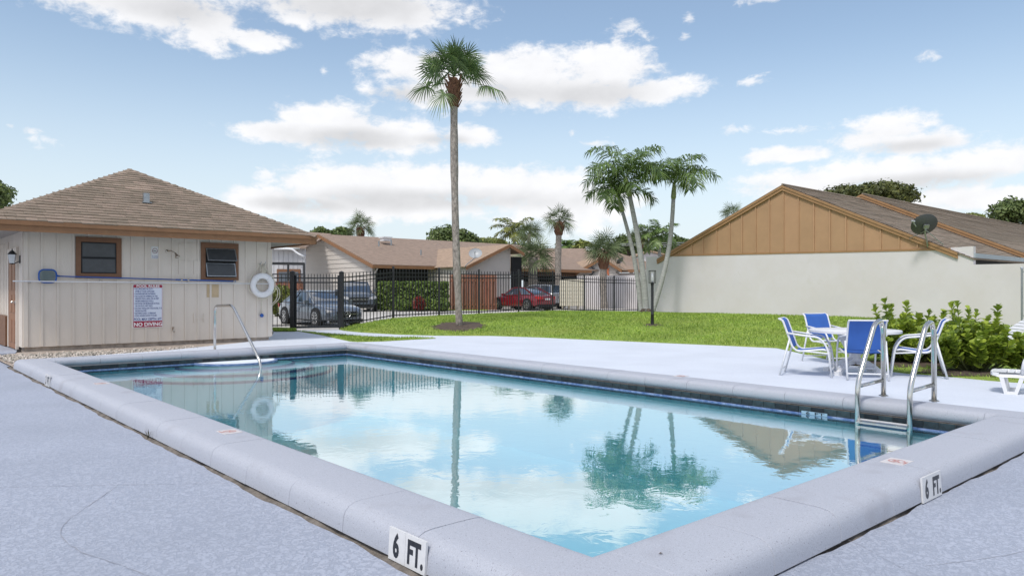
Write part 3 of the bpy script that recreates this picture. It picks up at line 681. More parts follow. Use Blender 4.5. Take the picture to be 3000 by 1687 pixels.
for k, (w, tilt) in enumerate(zip(WB, ((.03, .10), (.46, .26)))):
    b0, b1, z0, z1, c0_, c1_, y0, y1 = w
    fr = thing_w = MB()
    for (p, q, r_, s_) in ((b0, b1, z0, y0), (b0, b1, y1, z1), (b0, c0_, y0, y1), (c1_, b1, y0, y1)):
        fr.obox(FW(p, r_, .0), BX*(q-p), NF*.035, ZX*(s_-r_))
    f = fr.build('window', BROWN, bh, label=('left window of the bath house with brown frame, both vents nearly closed', 'right window of the bath house with brown frame, both vents tilted open')[k])
    b = MB(); b.obox(FW(c0_, y0, -.10), BX*(c1_-c0_), NF*.105, ZX*(y1-y0)); b.build('opening', DARK, f)
    hh = (y1-y0)/2
    for j in range(2):
        top = y1-.012-j*hh; L_ = hh-.02; t = tilt[j]; dn = (-ZX*math.cos(t)+NF*math.sin(t)); nr = (NF*math.cos(t)+ZX*math.sin(t))
        o = FW(c0_+.012, top, .012); wd = c1_-c0_-.024
        b = MB(); e = .018
        b.obox(o, BX*wd, dn*e, nr*.012); b.obox(o+dn*(L_-e), BX*wd, dn*e, nr*.012); b.obox(o+dn*e, BX*e, dn*(L_-2*e), nr*.012); b.obox(o+BX*(wd-e)+dn*e, BX*e, dn*(L_-2*e), nr*.012)
        sash = b.build('vent_frame', GALV if k else BLACK, f)
        b = MB(); b.obox(o+BX*e+dn*e+nr*.003, BX*(wd-2*e), dn*(L_-2*e), nr*.004); b.build('pane', SCREEN, f)
# ---- hip roof: eave rectangle b -.95..6.24, a 15.05..22.15
EB0, EB1, EA0, EA1 = -.77, 6.24, 15.05, 22.2; ZF = 2.715
APX = PB(18.55, 2.80, 4.45)
corn = [PB(EA0, EB0, ZF), PB(EA0, EB1, ZF), PB(EA1, EB1, ZF), PB(EA1, EB0, ZF)]
mb = MB(); mb.add(corn+[APX], [(0, 1, 4), (1, 2, 4), (2, 3, 4), (3, 0, 4)]); mb.poly([c-ZX*.02 for c in corn]); roof = mb.build('roof', SHINGLE, bh)
mb = MB()
for i in range(4):
    p, q = corn[i], corn[(i+1) % 4]; d = (q-p).normalized(); o_ = d.cross(ZX)
    mb.obox(p-ZX*.21-d*0.0, q-p, o_*-.03, ZX*.205)
mb.build('fascia', TRIM, bh)
mb = MB()
for i in range(4):
    p, q = corn[i], corn[(i+1) % 4]; d = (q-p).normalized(); o_ = d.cross(ZX)
    mb.obox(p-ZX*.085-d*.02+o_*.002, (q-p)+d*.04, o_*.022, ZX*.09)
mb.build('drip_edge', TRIM, bh)
mb = MB(); ins = [PB(EA0+.03, EB0+.03, ZF-.17), PB(EA0+.03, EB1-.03, ZF-.17), PB(EA1-.03, EB1-.03, ZF-.17), PB(EA1-.03, EB0+.03, ZF-.17)]; mb.prism(ins, (0, 0, .02)); mb.build('soffit', mat('soffit', (.34, .31, .28), .8, var=.08), bh)
# shingle tabs on the front face (300 largest courses as objects, the rest joined)
up = (APX-PB(EA0, 2.80, ZF)); sl = up.length; upn = up.normalized(); nrm = BX.cross(upn).normalized(); nrm = nrm if nrm.z > 0 else -nrm
variants = []
for w in (.16, .2, .24, .28, .33):
    b = MB(); th = .022; b.add([(0, 0, 0), (w, 0, 0), (w, 0, th), (0, 0, th), (0, .20, 0), (w, .20, 0), (w, .20, .004), (0, .20, .004)], [(0,1,2,3), (3,2,6,7), (0,3,7,4), (1,5,6,2)])
    q = b.build('shingle', SHINGLE); variants.append((w, q.data)); bpy.data.objects.remove(q)
nc = 25; ex = sl/nc; cnt = 0; rest = MB()
for c in range(nc):
    t = c*ex; k = min(1, (t+ex*.75)/sl)
    lo_ = EB0+(2.80-EB0)*k; hi_ = EB1+(2.80-EB1)*k; x = lo_-.02-random.random()*.1*(c > 0)
    while x < hi_-.05:
        w, me = random.choice(variants); b0 = max(x, lo_-.02); b1 = min(x+w, hi_+.02)
        if b1-b0 > .05:
            o = PB(EA0, b0, ZF)+upn*t+nrm*(.004+random.uniform(0, .005)); o = o+upn*random.uniform(-.006, .006)
            if c == 0: o = o-upn*.02
            if cnt < 300:
                inst('shingle', me, roof, frame(o, BX*((b1-b0-.004)/w), upn, nrm)); cnt += 1
            else:
                ww = b1-b0-.004; th = .022; X, Y_, Z_ = BX*ww, upn*.2, nrm
                rest.add([o, o+X, o+X+Z_*th, o+Z_*th, o+Y_, o+X+Y_, o+X+Y_+Z_*.004, o+Y_+Z_*.004], [(0,1,2,3), (3,2,6,7), (0,3,7,4), (1,5,6,2)])
        x += w
SHINGLE_I = mat('roof_shingle_mass', (.240, .188, .143), .95, var=.28, vscale=1.1, bump=.4, bscale=120, island=.26, bdist=.005)
rest.build('upper_shingles', SHINGLE_I, roof, kind='stuff')
# ridge caps along the two front hips
for cI in (0, 1):
    p = corn[cI]; d = APX-p; L_ = d.length; dn = d.normalized(); n_ = int(L_/.22); sd_ = dn.cross(ZX).normalized()
    for i in range(n_):
        o = p+dn*(i*L_/n_); b = MB(); w = .17; r_ = .026+.006*random.random(); e_ = dn*(L_/n_*1.12)
        b.add([o-sd_*w-ZX*.035, o+ZX*r_, o+sd_*w-ZX*.035, o-sd_*w-ZX*.05+e_, o+ZX*(r_-.018)+e_, o+sd_*w-ZX*.05+e_], [(0,1,4,3), (1,2,5,4), (0,2,1)])
        b.build('hip_cap', SHINGLE, roof)
# plumbing vent
vb, vz = None, None
pv_ = at(369, 497, 17.3); b = MB(); b.obox(pv_-BX*.065-ZX*.12, BX*.13, AX*.1, ZX*.22); b.obox(pv_-BX*.10-ZX*.13-AX*.05, BX*.2, AX*.2, ZX*.02); b.build('roof_vent', GALV, bh)
# downspout on the right side of the wall
# ---- side wall: door, lantern jamb
def SWp(a, z, o=0): return PB(a, BA-o, z)
dr0, dr1 = 16.15, 17.15
b = MB(); b.obox(SWp(dr0, .12, 0), AX*(dr1-dr0), -BX*.03, ZX*2.03); door = b.build('door', mat('door_brown', (.28, .135, .07), .6, var=.08, vscale=5), bh)
for i in range(2):
    for z0, z1 in ((.25, .72), (.88, 1.25), (1.35, 1.95)):
        b = MB(); b.obox(SWp(dr0+.12+i*.42, z0, .03), AX*.33, -BX*.012, ZX*(z1-z0)); b.build('door_panel', MATS['door_brown'], door)
b = MB(); b.lathe(SWp(dr0+.10, 1.10, .03), [(.03, 0), (.03, .01), (.012, .02), (.012, .05), (.028, .06), (.02, .08)], 12, -BX); b.tube([SWp(dr0+.10, 1.10, .07), SWp(dr0+.22, 1.10, .07)], .01, 8); b.build('handle', CHROME, door)
b = MB(); b.obox(SWp(dr0+.35, 1.98, .03), AX*.2, -BX*.004, ZX*.14); b.build('door_number', mat('plate', (.40, .33, .27), .6), door)
for a0, a1, z0, z1 in ((dr0-.09, dr0, .12, 2.24), (dr1, dr1+.09, .12, 2.24), (dr0, dr1, 2.15, 2.24)):
    b = MB(); b.obox(SWp(a0, z0, 0), AX*(a1-a0), -BX*.045, ZX*(z1-z0)); b.build('door_trim', SIDING, bh)
for i in range(14):
    b = MB(); b.obox(SWp(dr1+.20+i*.22, .8, 0), AX*.12, -BX*.03, ZX*1.6); b.build('batten', SIDING, bh)
b = MB(); b.obox(SWp(dr1+.20, .12, .02), AX*3, -BX*.05, ZX*.66); b.build('wainscot', BROWN, bh)
b = MB(); b.obox(SWp(15.7, .18, 0), AX*.30, -BX*.012, ZX*2.3)
# lantern by the door
la = thing('wall_lantern', 'black carriage lantern beside the bath house door', 'lamp', SWp(15.86, 1.98, .12))
c = SWp(15.86, 1.98, .14); b = MB(); b.obox(SWp(15.82, 1.90, 0), AX*.08, -BX*.02, ZX*.16); b.tube([SWp(15.86, 1.94, .02), SWp(15.86, 1.90, .09), c-ZX*.10], .009, 6); b.build('bracket', BLACK, la)
b = MB(); b.lathe(c, [(.04, -.10), (.05, -.085), (.075, .10), (.085, .105), (.03, .17), (.012, .18), (.012, .21), (0, .22)], 6); cg = b.build('cage', BLACK, la)
b = MB(); b.lathe(c, [(.052, -.08), (.077, .095)], 6); b.build('lamp_glass', LAMPG, la)
# ---- things fixed to the front wall
def wz(u, v): return on_a(AW, u, v)
def WM(b, z, o): return frame(FW(b, z, o), BX, ZX, NF)
def sign_pts(b0, b1, z0, z1, r, o, n=5):
    p = []
    for cx, cz, a0 in ((b1-r, z1-r, 0), (b0+r, z1-r, 90), (b0+r, z0+r, 180), (b1-r, z0+r, 270)):
        for i in range(n+1):
            a = math.radians(a0+90*i/n); p.append(FW(cx+r*math.cos(a), cz+r*math.sin(a), o))
    return p
b0, zt = wz(333, 715); b1, zb_ = wz(409, 824); zt = wz(371, 715)[1]; zb_ = wz(371, 824)[1]
sg = thing('pool_rules_sign', 'white pool rules sign with red bands on the bath house wall', 'sign', FW((b0+b1)/2, zb_, .03))
Wd, Ht = b1-b0, zt-zb_
b = MB(); b.prism(sign_pts(b0, b1, zb_, zt, .025, .017), NF*.004); b.build('panel', mat('sign_edge', (.72, .72, .73), .4), sg)
b = MB(); b.prism(sign_pts(b0+.012, b1-.012, zb_+.012, zt-.012, .02, .0215), NF*.0012); b.build('border', SIGNR, sg)
zi0, zi1 = zb_+Ht*.155, zt-Ht*.082
b = MB(); b.obox(FW(b0+.020, zi0, .023), BX*(Wd-.04), NF*.001, ZX*(zi1-zi0)); b.build('rules_panel', SIGNW, sg)
TW = mat('sign_lettering_white', (.85, .85, .86), .4)
def line(s, bx, z, sz_, m, w, o=.0243, bold=0.0): text(s, sz_, m, sg, WM(bx, z, o), width=w, bold=bold)
line('POOL RULES', b0+Wd*.12, zt-Ht*.070, Ht*.072, TW, Wd*.76, bold=.002)
rules = [(1, 'NO LIFEGUARD ON DUTY -', .60), (0, 'SWIM AT YOUR OWN RISK', .63), (1, 'SHOWER BEFORE ENTERING', .66), (1, 'NO GLASS OR ANIMALS IN THE', .73), (0, 'FENCED POOL AREA (OR 50 FEET', .78), (0, 'FROM UNFENCED POOL)', .59), (1, 'NO FOOD OR BEVERAGES IN POOL', .80), (0, 'OR ON POOL WET DECK', .57), (1, 'DO NOT SWALLOW THE WATER, IT IS', .87), (0, 'RECIRCULATED', .36), (1, 'BATHING LOAD: 12 PERSONS', .67), (1, 'POOL HOURS: DAWN TO DUSK', .71)]
lh = (zi1-zi0-Ht*.095)/12
for i, (bl, s, w) in enumerate(rules):
    z = zi1-lh*(i+.86); line(s, b0+Wd*.085, z, lh*.98, SIGNB, Wd*w, bold=.0012)
    if bl: text('•', lh*1.1, SIGNB, sg, WM(b0+Wd*.035, z, .0243))
line('POOL MAX DEPTH: 6FT', b0+Wd*.04, zi0+Ht*.012, Ht*.085, SIGNB, Wd*.91, bold=.0015)
line('NO DIVING', b0+Wd*.035, zb_+Ht*.038, Ht*.115, TW, Wd*.93, bold=.003)
b0, zt = wz(380, 620); b1 = wz(399, 620)[0]; zb_ = wz(390, 651)[1]
ns = thing('no_smoking_sign', 'small white no smoking sign below the eave between two battens', 'sign', FW((b0+b1)/2, zb_, .01)); Wd, Ht = b1-b0, zt-zb_
b = MB(); b.prism(sign_pts(b0, b1, zb_, zt, .01, .002), NF*.004); b.build('panel', TILEW, ns)
cx, cz = (b0+b1)/2, zt-Ht*.36
b = MB(); n = 28; b.add([FW(cx+q*math.cos(6.2832*i/n), cz+q*math.sin(6.2832*i/n), .0072) for q in (Wd*.30, Wd*.37) for i in range(n)], [(i, (i+1) % n, n+(i+1) % n, n+i) for i in range(n)]); b.bar(FW(cx-Wd*.23, cz+Wd*.23, .0074), FW(cx+Wd*.23, cz-Wd*.23, .0074), .012, .001); b.build('prohibition_symbol', mat('ink_brownred', (.16, .05, .05), .5), ns)
b = MB(); b.bar(FW(cx-Wd*.22, cz-.006, .0068), FW(cx+Wd*.2, cz-.006, .0068), .016, .001, NF); b.build('cigarette_pictogram', INK, ns)
text('No smoking', .034, SIGNB, ns, WM(b0+Wd*.1, zb_+Ht*.16, .0072), width=Wd*.8); text('in this area', .034, SIGNB, ns, WM(b0+Wd*.1, zb_+Ht*.05, .0072), width=Wd*.8)
# shower head
b_, z_ = wz(420, 632); sh = thing('shower_head', 'outdoor shower head on a bent arm above the hose tap', 'shower', FW(b_, z_, 0))
b = MB(); b.tube(fillet([FW(b_, z_, 0), FW(b_+.05, z_+.01, .10), FW(b_+.12, z_-.05, .20)], .06), .014, 8); b.lathe(FW(b_, z_, 0), [(.035, 0), (.03, .012)], 12, NF); b.build('arm', CHROMED, sh, smooth=True)
b = MB(); b.lathe(FW(b_+.12, z_-.045, .20), [(.016, 0), (.02, .03), (.055, .10), (.058, .115), (.05, .118)], 14, (BX*.35-ZX*.9+NF*.3)); b.build('head', CHROMED, sh, smooth=True)
b_, z_ = wz(433, 829); tp = thing('hose_tap', 'small brass hose tap low on the bath house wall', 'tap', FW(b_, z_, 0))
b = MB(); b.tube(fillet([FW(b_, z_, 0), FW(b_, z_, .08), FW(b_+.02, z_-.06, .10)], .03), .015, 8); b.build('spout', CHROMED, tp, smooth=True)
b = MB(); b.lathe(FW(b_, z_+.015, .06), [(.008, 0), (.008, .03), (.032, .032), (.032, .042)], 10); b.build('handle', BROWN, tp)
b_, z_ = wz(500, 800); pb = thing('wall_bracket', 'painted H shaped bracket below the tan patch', 'bracket', FW(b_, z_, 0))
b = MB(); b.obox(FW(b_-.10, z_-.012, 0), BX*.2, NF*.02, ZX*.024); b.obox(FW(b_-.12, z_-.11, 0), BX*.02, NF*.02, ZX*.22); b.obox(FW(b_+.10, z_-.11, 0), BX*.02, NF*.02, ZX*.22); b.build('bracket', SIDING, pb)
# poles and net
def hook(parent, b, z): 
    m = MB(); m.tube(fillet([FW(b, z, 0), FW(b, z, .06), FW(b, z+.05, .06)], .02), .006, 6); m.build('hook', GALV, parent)
b0, z0 = wz(142, 695); b1, z1 = wz(590, 708); z0 = on_a(AW, 142, 695)[1]
sk = thing('leaf_skimmer', 'blue pole with pale leaf skimmer net hung along the wall', 'pool net', FW(b0, z0, .07))
b = MB(); mid = FW(b0, z0, .07).lerp(FW(b1, z1, .07), .63)
b.tube([FW(b0, z0, .07), mid], .013, 8); b.build('pole', BLUEP, sk, smooth=True)
b = MB(); b.tube([mid, FW(b1, z1, .07)], .017, 8); b.build('handle', BLUEP, sk, smooth=True)
b = MB(); 
for k in (.66, .70, .985): p = FW(b0, z0, .07).lerp(FW(b1, z1, .07), k); b.tube([p, p+BX*.035], .021, 8)
b.build('clamp', CHROME, sk)
nb0, nz0 = wz(96, 711); nb1, nz1 = wz(140, 679); 
def rr(b0, b1, z0, z1, r, o): return sign_pts(b0, b1, z0, z1, r, o, 4)
b = MB(); pr = rr(nb0, nb1, nz0, nz1, .09, .08); b.tube(pr+[pr[0]], .016, 8); b.tube([FW(b0, z0, .07), FW(nb1+.08, z0, .08)]+[FW(nb1, z0+.02, .08)], .014, 8); b.build('rim', BLUEP, sk, smooth=True)
b = MB(); q = rr(nb0+.01, nb1-.01, nz0+.01, nz1-.01, .085, .08); c_ = FW((nb0+nb1)/2, (nz0+nz1)/2, .055)
for i in range(len(q)): b.poly([q[i], q[(i+1) % len(q)], c_])
b.build('net', glass_material('net_mesh', (.52, .62, .66), 1.15, .6), sk)
for u in (250, 470): hook(sk, *wz(u, 706 if u < 300 else 711))
b0, z0 = wz(45, 707.5); b1, z1 = wz(672, 714)
wp = thing('telescopic_pole', 'long thin white pole resting on wall hooks below the net', 'pole', FW(b0, z0, .09))
b = MB(); b.tube([FW(b0-.10, z0, .10), FW(b1, z1, .10)], .013, 8); b.build('tube', WHITEM, wp, smooth=True)
for u in (75, 330, 588): hook(wp, wz(u, 708)[0], wz(u, 712)[1])
# life ring with rope
b_, z_ = wz(656.5, 718); C_ = FW(b_, z_, .09); Rm, rm = .235, .075
lr = thing('life_ring', 'white life ring with rope hanging on the wall corner', 'life ring', C_)
b = MB(); n, k_ = 40, 12
vs = [C_+(BX*math.cos(6.2832*i/n)+ZX*math.sin(6.2832*i/n))*(Rm+rm*math.cos(6.2832*j/k_))+NF*(rm*.75*math.sin(6.2832*j/k_)) for i in range(n) for j in range(k_)]
b.add(vs, [(i*k_+j, i*k_+(j+1) % k_, ((i+1) % n)*k_+(j+1) % k_, ((i+1) % n)*k_+j) for i in range(n) for j in range(k_)]); b.build('ring', WHITE, lr, smooth=True)
for a0 in (45, 135, 225, 315):
    b = MB(); rings = []
    for i in range(4):
        a = math.radians(a0-8+16*i/3); rings.append([C_+(BX*math.cos(a)+ZX*math.sin(a))*(Rm+(rm+.006)*math.cos(6.2832*j/k_))+NF*((rm*.75+.006)*math.sin(6.2832*j/k_)) for j in range(k_)])
    b.loft(rings); b.build('strap', WHITE, lr, smooth=True)
rp = MB(); pts = []; S = [(-.12, .62), (-.10, .56), (-.26, .38), (-.35, .22), (-.40, .06), (-.42, -.08), (-.38, -.18), (-.24, -.26), (-.15, -.36), (-.06, -.41), (.05, -.41), (.15, -.36), (.25, -.26), (.36, -.17), (.40, -.05), (.37, .10), (.30, .26), (.14, .42), (.02, .56)]
S = [(x*.86, z*.86) for x, z in S]
rp.tube(fillet([FW(b_+x, z_+z, .10) for x, z in S], .06, 3), .010, 6); rp.build('grab_rope', ROPE, lr, smooth=True)
b = MB(); 
for dx in (-.03, .02, .05): b.tube(fillet([FW(b_+dx, z_+.50, .06), FW(b_+dx-.03, z_+.38, .09), FW(b_+dx+.01, z_+.26, .12), FW(b_+dx+.04, z_+.40, .09), FW(b_+dx+.01, z_+.5, .06)], .06, 3), .009, 6)
b.build('coiled_rope', ROPE, lr, smooth=True)
b = MB(); b.tube(fillet([FW(b_+.31, z_+.02, .12), FW(b_+.42, z_-.10, .14), FW(b_+.44, z_-.32, .12), FW(b_+.26, z_-.50, .08)], .14, 5), .010, 6); b.tube(fillet([FW(b_+.30, z_-.02, .14), FW(b_+.37, z_-.14, .16), FW(b_+.35, z_-.34, .14), FW(b_+.22, z_-.49, .08)], .12, 5), .010, 6); b.build('loose_rope', ROPE, lr, smooth=True)
for dx in (-.05, .06):
    b = MB(); b.tube(fillet([FW(b_+dx, z_+.52, 0), FW(b_+dx, z_+.52, .09), FW(b_+dx+.02, z_+.58, .10)], .02), .008, 6); b.build('hook', GALV, lr)
tl = thing('throw_line', 'white line with blue ball float hanging below the life ring', 'line', FW(b_+.0, z_+.3, .02))
zb2 = wz(656, 789)[1]
b = MB(); b.tube([FW(b_, z_+.28, .035), FW(b_, z_, .03), FW(b_, zb2, .03)], .007, 6); b.build('line', ROPE, tl, smooth=True)
b = MB(); b.lathe(FW(b_, zb2-.045, .05), [(.048*math.sin(math.pi*i/8), -.048*math.cos(math.pi*i/8)) for i in range(9)], 12); b.build('float', BLUEP, tl, smooth=True)
# gravel stones at the foot of the wall
ns_ = 3200; aa = RNG.uniform(12.95, 15.25, ns_); bb = RNG.uniform(-.45, 3.4, ns_)
kp = RNG.random(ns_) < np.clip(1.15-np.maximum(0, bb-.3)*.30, .05, 1)*np.where(aa > 14.9, .35, 1); aa, bb = aa[kp], bb[kp]; ns_ = len(aa)
P = np.array([PB(0, 0, .078)[:]])+aa[:, None]*np.array(AX[:])+bb[:, None]*np.array(BX[:])
octv = np.array([(1,0,0),(0,1,0),(-1,0,0),(0,-1,0),(0,0,.7),(0,0,-.7)]); octf = np.array([(0,1,4),(1,2,4),(2,3,4),(3,0,4),(1,0,5),(2,1,5),(3,2,5),(0,3,5)])
sc_ = RNG.uniform(.014, .040, (ns_, 1, 1))*RNG.uniform(.6, 1.3, (ns_, 6, 1)); th = RNG.uniform(0, 6.28, ns_); c, s = np.cos(th), np.sin(th)
q = octv[None]*sc_; X = q[..., 0]*c[:, None]-q[..., 1]*s[:, None]; Y = q[..., 0]*s[:, None]+q[..., 1]*c[:, None]
vv = np.stack([X, Y, q[..., 2]], -1)+P[:, None, :]; ff = octf[None]+np.arange(ns_)[:, None, None]*6
npmesh('gravel', vv.reshape(-1, 3), ff.reshape(-1, 3), STONE, kind='stuff')
# small weeds in gravel
# ================================================================== FENCE AND GATE
def spear(mb, x, y, z0, z1, w=.021):
    h = w/2
    mb.obox((x-h, y-h, z0), (w, 0, 0), (0, w, 0), (0, 0, z1-z0-.05))
    mb.add([(x-h*1.3, y-h*1.3, z1-.06), (x+h*1.3, y-h*1.3, z1-.06), (x+h*1.3, y+h*1.3, z1-.06), (x-h*1.3, y+h*1.3, z1-.06), (x, y, z1)], [(0,1,4), (1,2,4), (2,3,4), (3,0,4), (3,2,1,0)])
pk = MB(); spear(pk, 0, 0, 0, 1.66); q_ = pk.build('picket', BLACK); PK = q_.data; bpy.data.objects.remove(q_)
def post(parent, x, y, z0, z1, w, name='post'):
    b = MB(); b.obox((x-w/2, y-w/2, z0), (w, 0, 0), (0, w, 0), (0, 0, z1-z0)); b.add([(x-w*.62, y-w*.62, z1), (x+w*.62, y-w*.62, z1), (x+w*.62, y+w*.62, z1), (x-w*.62, y+w*.62, z1), (x, y, z1+.04)], [(0,1,4), (1,2,4), (2,3,4), (3,0,4), (3,2,1,0)]); return b.build(name, BLACK, parent)
tops = [684, 672, 675, 679, 680, 683, 692, 695, 697]
fl = []
for (x, y), v in zip(fence_line, tops): fl.append(Vector((x, y, H-(v-V0)/FPX*y)))
def rails(parent, p, q, dz, name='rail', w=.034):
    for d in dz:
        b = MB(); b.bar(p+ZX*d, q+ZX*d, w, w); b.build(name, BLACK, parent)
def pickets(parent, p, q, n, dtop=.07, hh=1.66):
    d = q-p; ang = math.atan2(d.y, d.x)
    for i in range(n):
        t = (i+1)/(n+1); o = p+d*t; o = o-ZX*(hh+dtop-.03); inst('picket', PK, parent, Matrix.Translation(o) @ Matrix.Rotation(ang, 4, 'Z') @ Matrix.Diagonal((1, 1, hh/1.66, 1)))
fen = thing('picket_fence', 'long black steel picket fence climbing the grass bank behind the palm', 'fence', (fl[0].x, fl[0].y, .15))
for i in range(len(fl)-1):
    p, q = fl[i], fl[i+1]; rails(fen, p, q, (-.19, -.33, -1.66)); pickets(fen, p, q, 14 if i < len(fl)-2 else 10, hh=1.68)
for i, p in enumerate(fl):
    if i: post(fen, p.x, p.y, p.z-1.95, p.z, .075)
G0 = Vector((-6.82, 23.05, H-(684-V0)/FPX*23.05)); G1 = fl[0].copy(); G1.z = H-(685-V0)/FPX*23.5
gate = thing('picket_gate', 'black steel picket gate between two thick posts', 'gate', (G0.x, G0.y, .14))
post(gate, G0.x, G0.y, .06, G0.z, .13); post(gate, G1.x, G1.y, .06, G1.z, .13)
d = (G1-G0).normalized(); p, q = G0+d*.10, G1-d*.10; q.z = p.z
rails(gate, p, q, (-.19, -.33), w=.04); rails(gate, p, q, (-1.72,), name='bottom_rail', w=.07); rails(gate, p, q, (-1.52,), w=.03)
for o in (p, q):
    b = MB(); b.bar(o-ZX*.10, o-ZX*1.76, .045, .045, (1, 0, 0)); b.build('stile', BLACK, gate)
pickets(gate, p, q, 13, hh=1.66)
b = MB(); b.obox(q-d*.10-ZX*.75, d*.10, Vector((0, -.04, 0)), ZX*.14); b.build('latch', BLACK, gate)
lf_ = thing('picket_fence', 'short black picket fence section between gate and bath house corner', 'fence', (G0.x-.5, G0.y, .14))
p = G0-d*1.35; p.z = G0.z; q = G0-d*.07; rails(lf_, p, q, (-.19, -.33, -1.66)); pickets(lf_, p, q, 9, hh=1.66)
# ================================================================== LAMP POST
lp = thing('lamp_post', 'black garden lamp post with caged glass lantern on the lawn', 'lamp post', (LAMP.x, LAMP.y, LAMP.z))
b = MB(); z = LAMP.z; b.lathe((LAMP.x, LAMP.y, z), [(.055, -.02), (.05, .0), (.048, .30), (.055, .31), (.055, .33), (.042, .36), (.040, 1.20), (.05, 1.21), (.05, 1.24), (.03, 1.27)], 12); b.build('pole', BLACK, lp, smooth=math.radians(40))
b = MB(); zc = z+1.27; w = .085
for sx in (-1, 1):
    for sy in (-1, 1): b.obox((LAMP.x+sx*w-.007, LAMP.y+sy*w-.007, zc), (.014, 0, 0), (0, .014, 0), (0, 0, .36))
b.obox((LAMP.x-w-.01, LAMP.y-w-.01, zc-.012), (2*w+.02, 0, 0), (0, 2*w+.02, 0), (0, 0, .02))
for sx, sy, dx, dy in ((-1, -1, 1, 0), (-1, 1, 1, 0), (-1, -1, 0, 1), (1, -1, 0, 1)): b.obox((LAMP.x+sx*w-.007, LAMP.y+sy*w-.007, zc+.35), (dx*2*w+.014, dy*.014+(.014 if dy == 0 and 0 else 0), 0) if dx else (.014, 0, 0), (0, .014, 0) if dx else (0, 2*w+.014, 0), (0, 0, .018))
b.build('lantern_frame', BLACK, lp)
b = MB(); b.lathe((LAMP.x, LAMP.y, zc+.01), [(.025, 0), (.04, .05), (.042, .2), (.03, .27), (.01, .29)], 12); b.build('bulb', LAMPG, lp, smooth=True)
# ================================================================== RIGHT HOUSE (long white wall, tan gable, two roofs)
rh = thing('gabled_house', 'long white walled house with tan board and batten gable and grey brown roof', 'house', WP(5, .4))
ZL, ZR = 2.72, 2.556
def zt_(t): return ZL+(ZR-ZL)*(t/10.6)
TA, TL, TR = 4.977, -.35, 10.45; ZA = 5.04
mb = MB(); wall_pts = [(-1.10, -.2), (16.5, -.4), (16.5, 2.08), (10.95, 2.10), (10.95, 2.64), (10.34, 2.62), (10.30, zt_(10.3)), (-1.10, zt_(-1.1))]
mb.prism([WP(t, z, 0) for t, z in wall_pts], BX*.22); mb.build('wall', STUCCO, rh)
mb = MB(); mb.prism([WP(-1.1, -.2, -.22), WP(-1.1, zt_(-1.1), -.22), WP(-1.1, zt_(-1.1), -9), WP(-1.1, -.2, -9)], WD*.2); mb.build('wall', STUCCO, rh)
def rz(t): return ZA-(ZA-2.66)*(TA-t)/(TA-TL) if t < TA else ZA-(ZA-2.50)*(t-TA)/(TR-TA)
# gable panels between battens
tb = [on_b((WP0-N0).dot(BX), u)[0] for u in ()]
bu = [210,297,374,467,557,642,735,829,926,1029,1134,1245,1355,1473,1593,1720,1846,1983]; 
def t_of_u(u):
    k = (u-U0)/FPX; return (k*WP0.y-WP0.x)/(WD.x-k*WD.y)
tbs = [t_of_u((1900+x/2.342)/1.1646) for x in bu]
edges_ = [TL+.18]+tbs+[TR-.12]
for i in range(len(edges_)-1):
    a, c = edges_[i]+.006, edges_[i+1]-.006; ps = [(a, zt_(a)+.05), (c, zt_(c)+.05)]
    if c > TA > a: ps += [(c, rz(c)-.04), (TA, rz(TA)-.04), (a, rz(a)-.04)]
    else: ps += [(c, max(rz(c)-.04, zt_(c)+.055)), (a, max(rz(a)-.04, zt_(a)+.056))]
    b = MB(); b.prism([WP(t, z, -.03) for t, z in ps], -BX*.02); b.build('gable_panel', TAN, rh)
for t in tbs:
    if rz(t)-zt_(t) < .2: continue
    b = MB(); b.obox(WP(t-.022, zt_(t)+.05, -.012), WD*.044, -BX*.034, ZX*(rz(t)-.08-zt_(t)-.05)); b.build('batten', TAN, rh)
b = MB(); b.prism([WP(TL+.1, zt_(TL)-.01, -.02), WP(TR-.1, zt_(TR)-.01, -.02), WP(TR-.1, zt_(TR)+.055, -.02), WP(TL+.1, zt_(TL)+.055, -.02)], -BX*.035); b.build('sill_trim', mat('tan_trim', (.33, .19, .09), .7, var=.1, vscale=4), rh)
TANT = mat('tan_trim', (.33, .19, .09), .7, var=.1, vscale=4)
def rake(s, dz, tl, tr, name='rake_board'):
    for (t0, t1) in ((tl, TA), (TA, tr)):
        o = BX*s
        p, q = WP(t0, rz(t0)+dz, .06)+o, WP(t1, rz(t1)+dz, .06)+o
        b = MB(); b.prism([p-ZX*.17, q-ZX*.17, q, p], BX*.05); b.build(name, TANT, rh)
        b = MB(); b.prism([p-ZX*.07-BX*.022, q-ZX*.07-BX*.022, q+ZX*.012-BX*.022, p+ZX*.012-BX*.022], BX*.03); b.build('rake_trim', TANT, rh)
rake(0, 0, TL-.15, TR+.1)
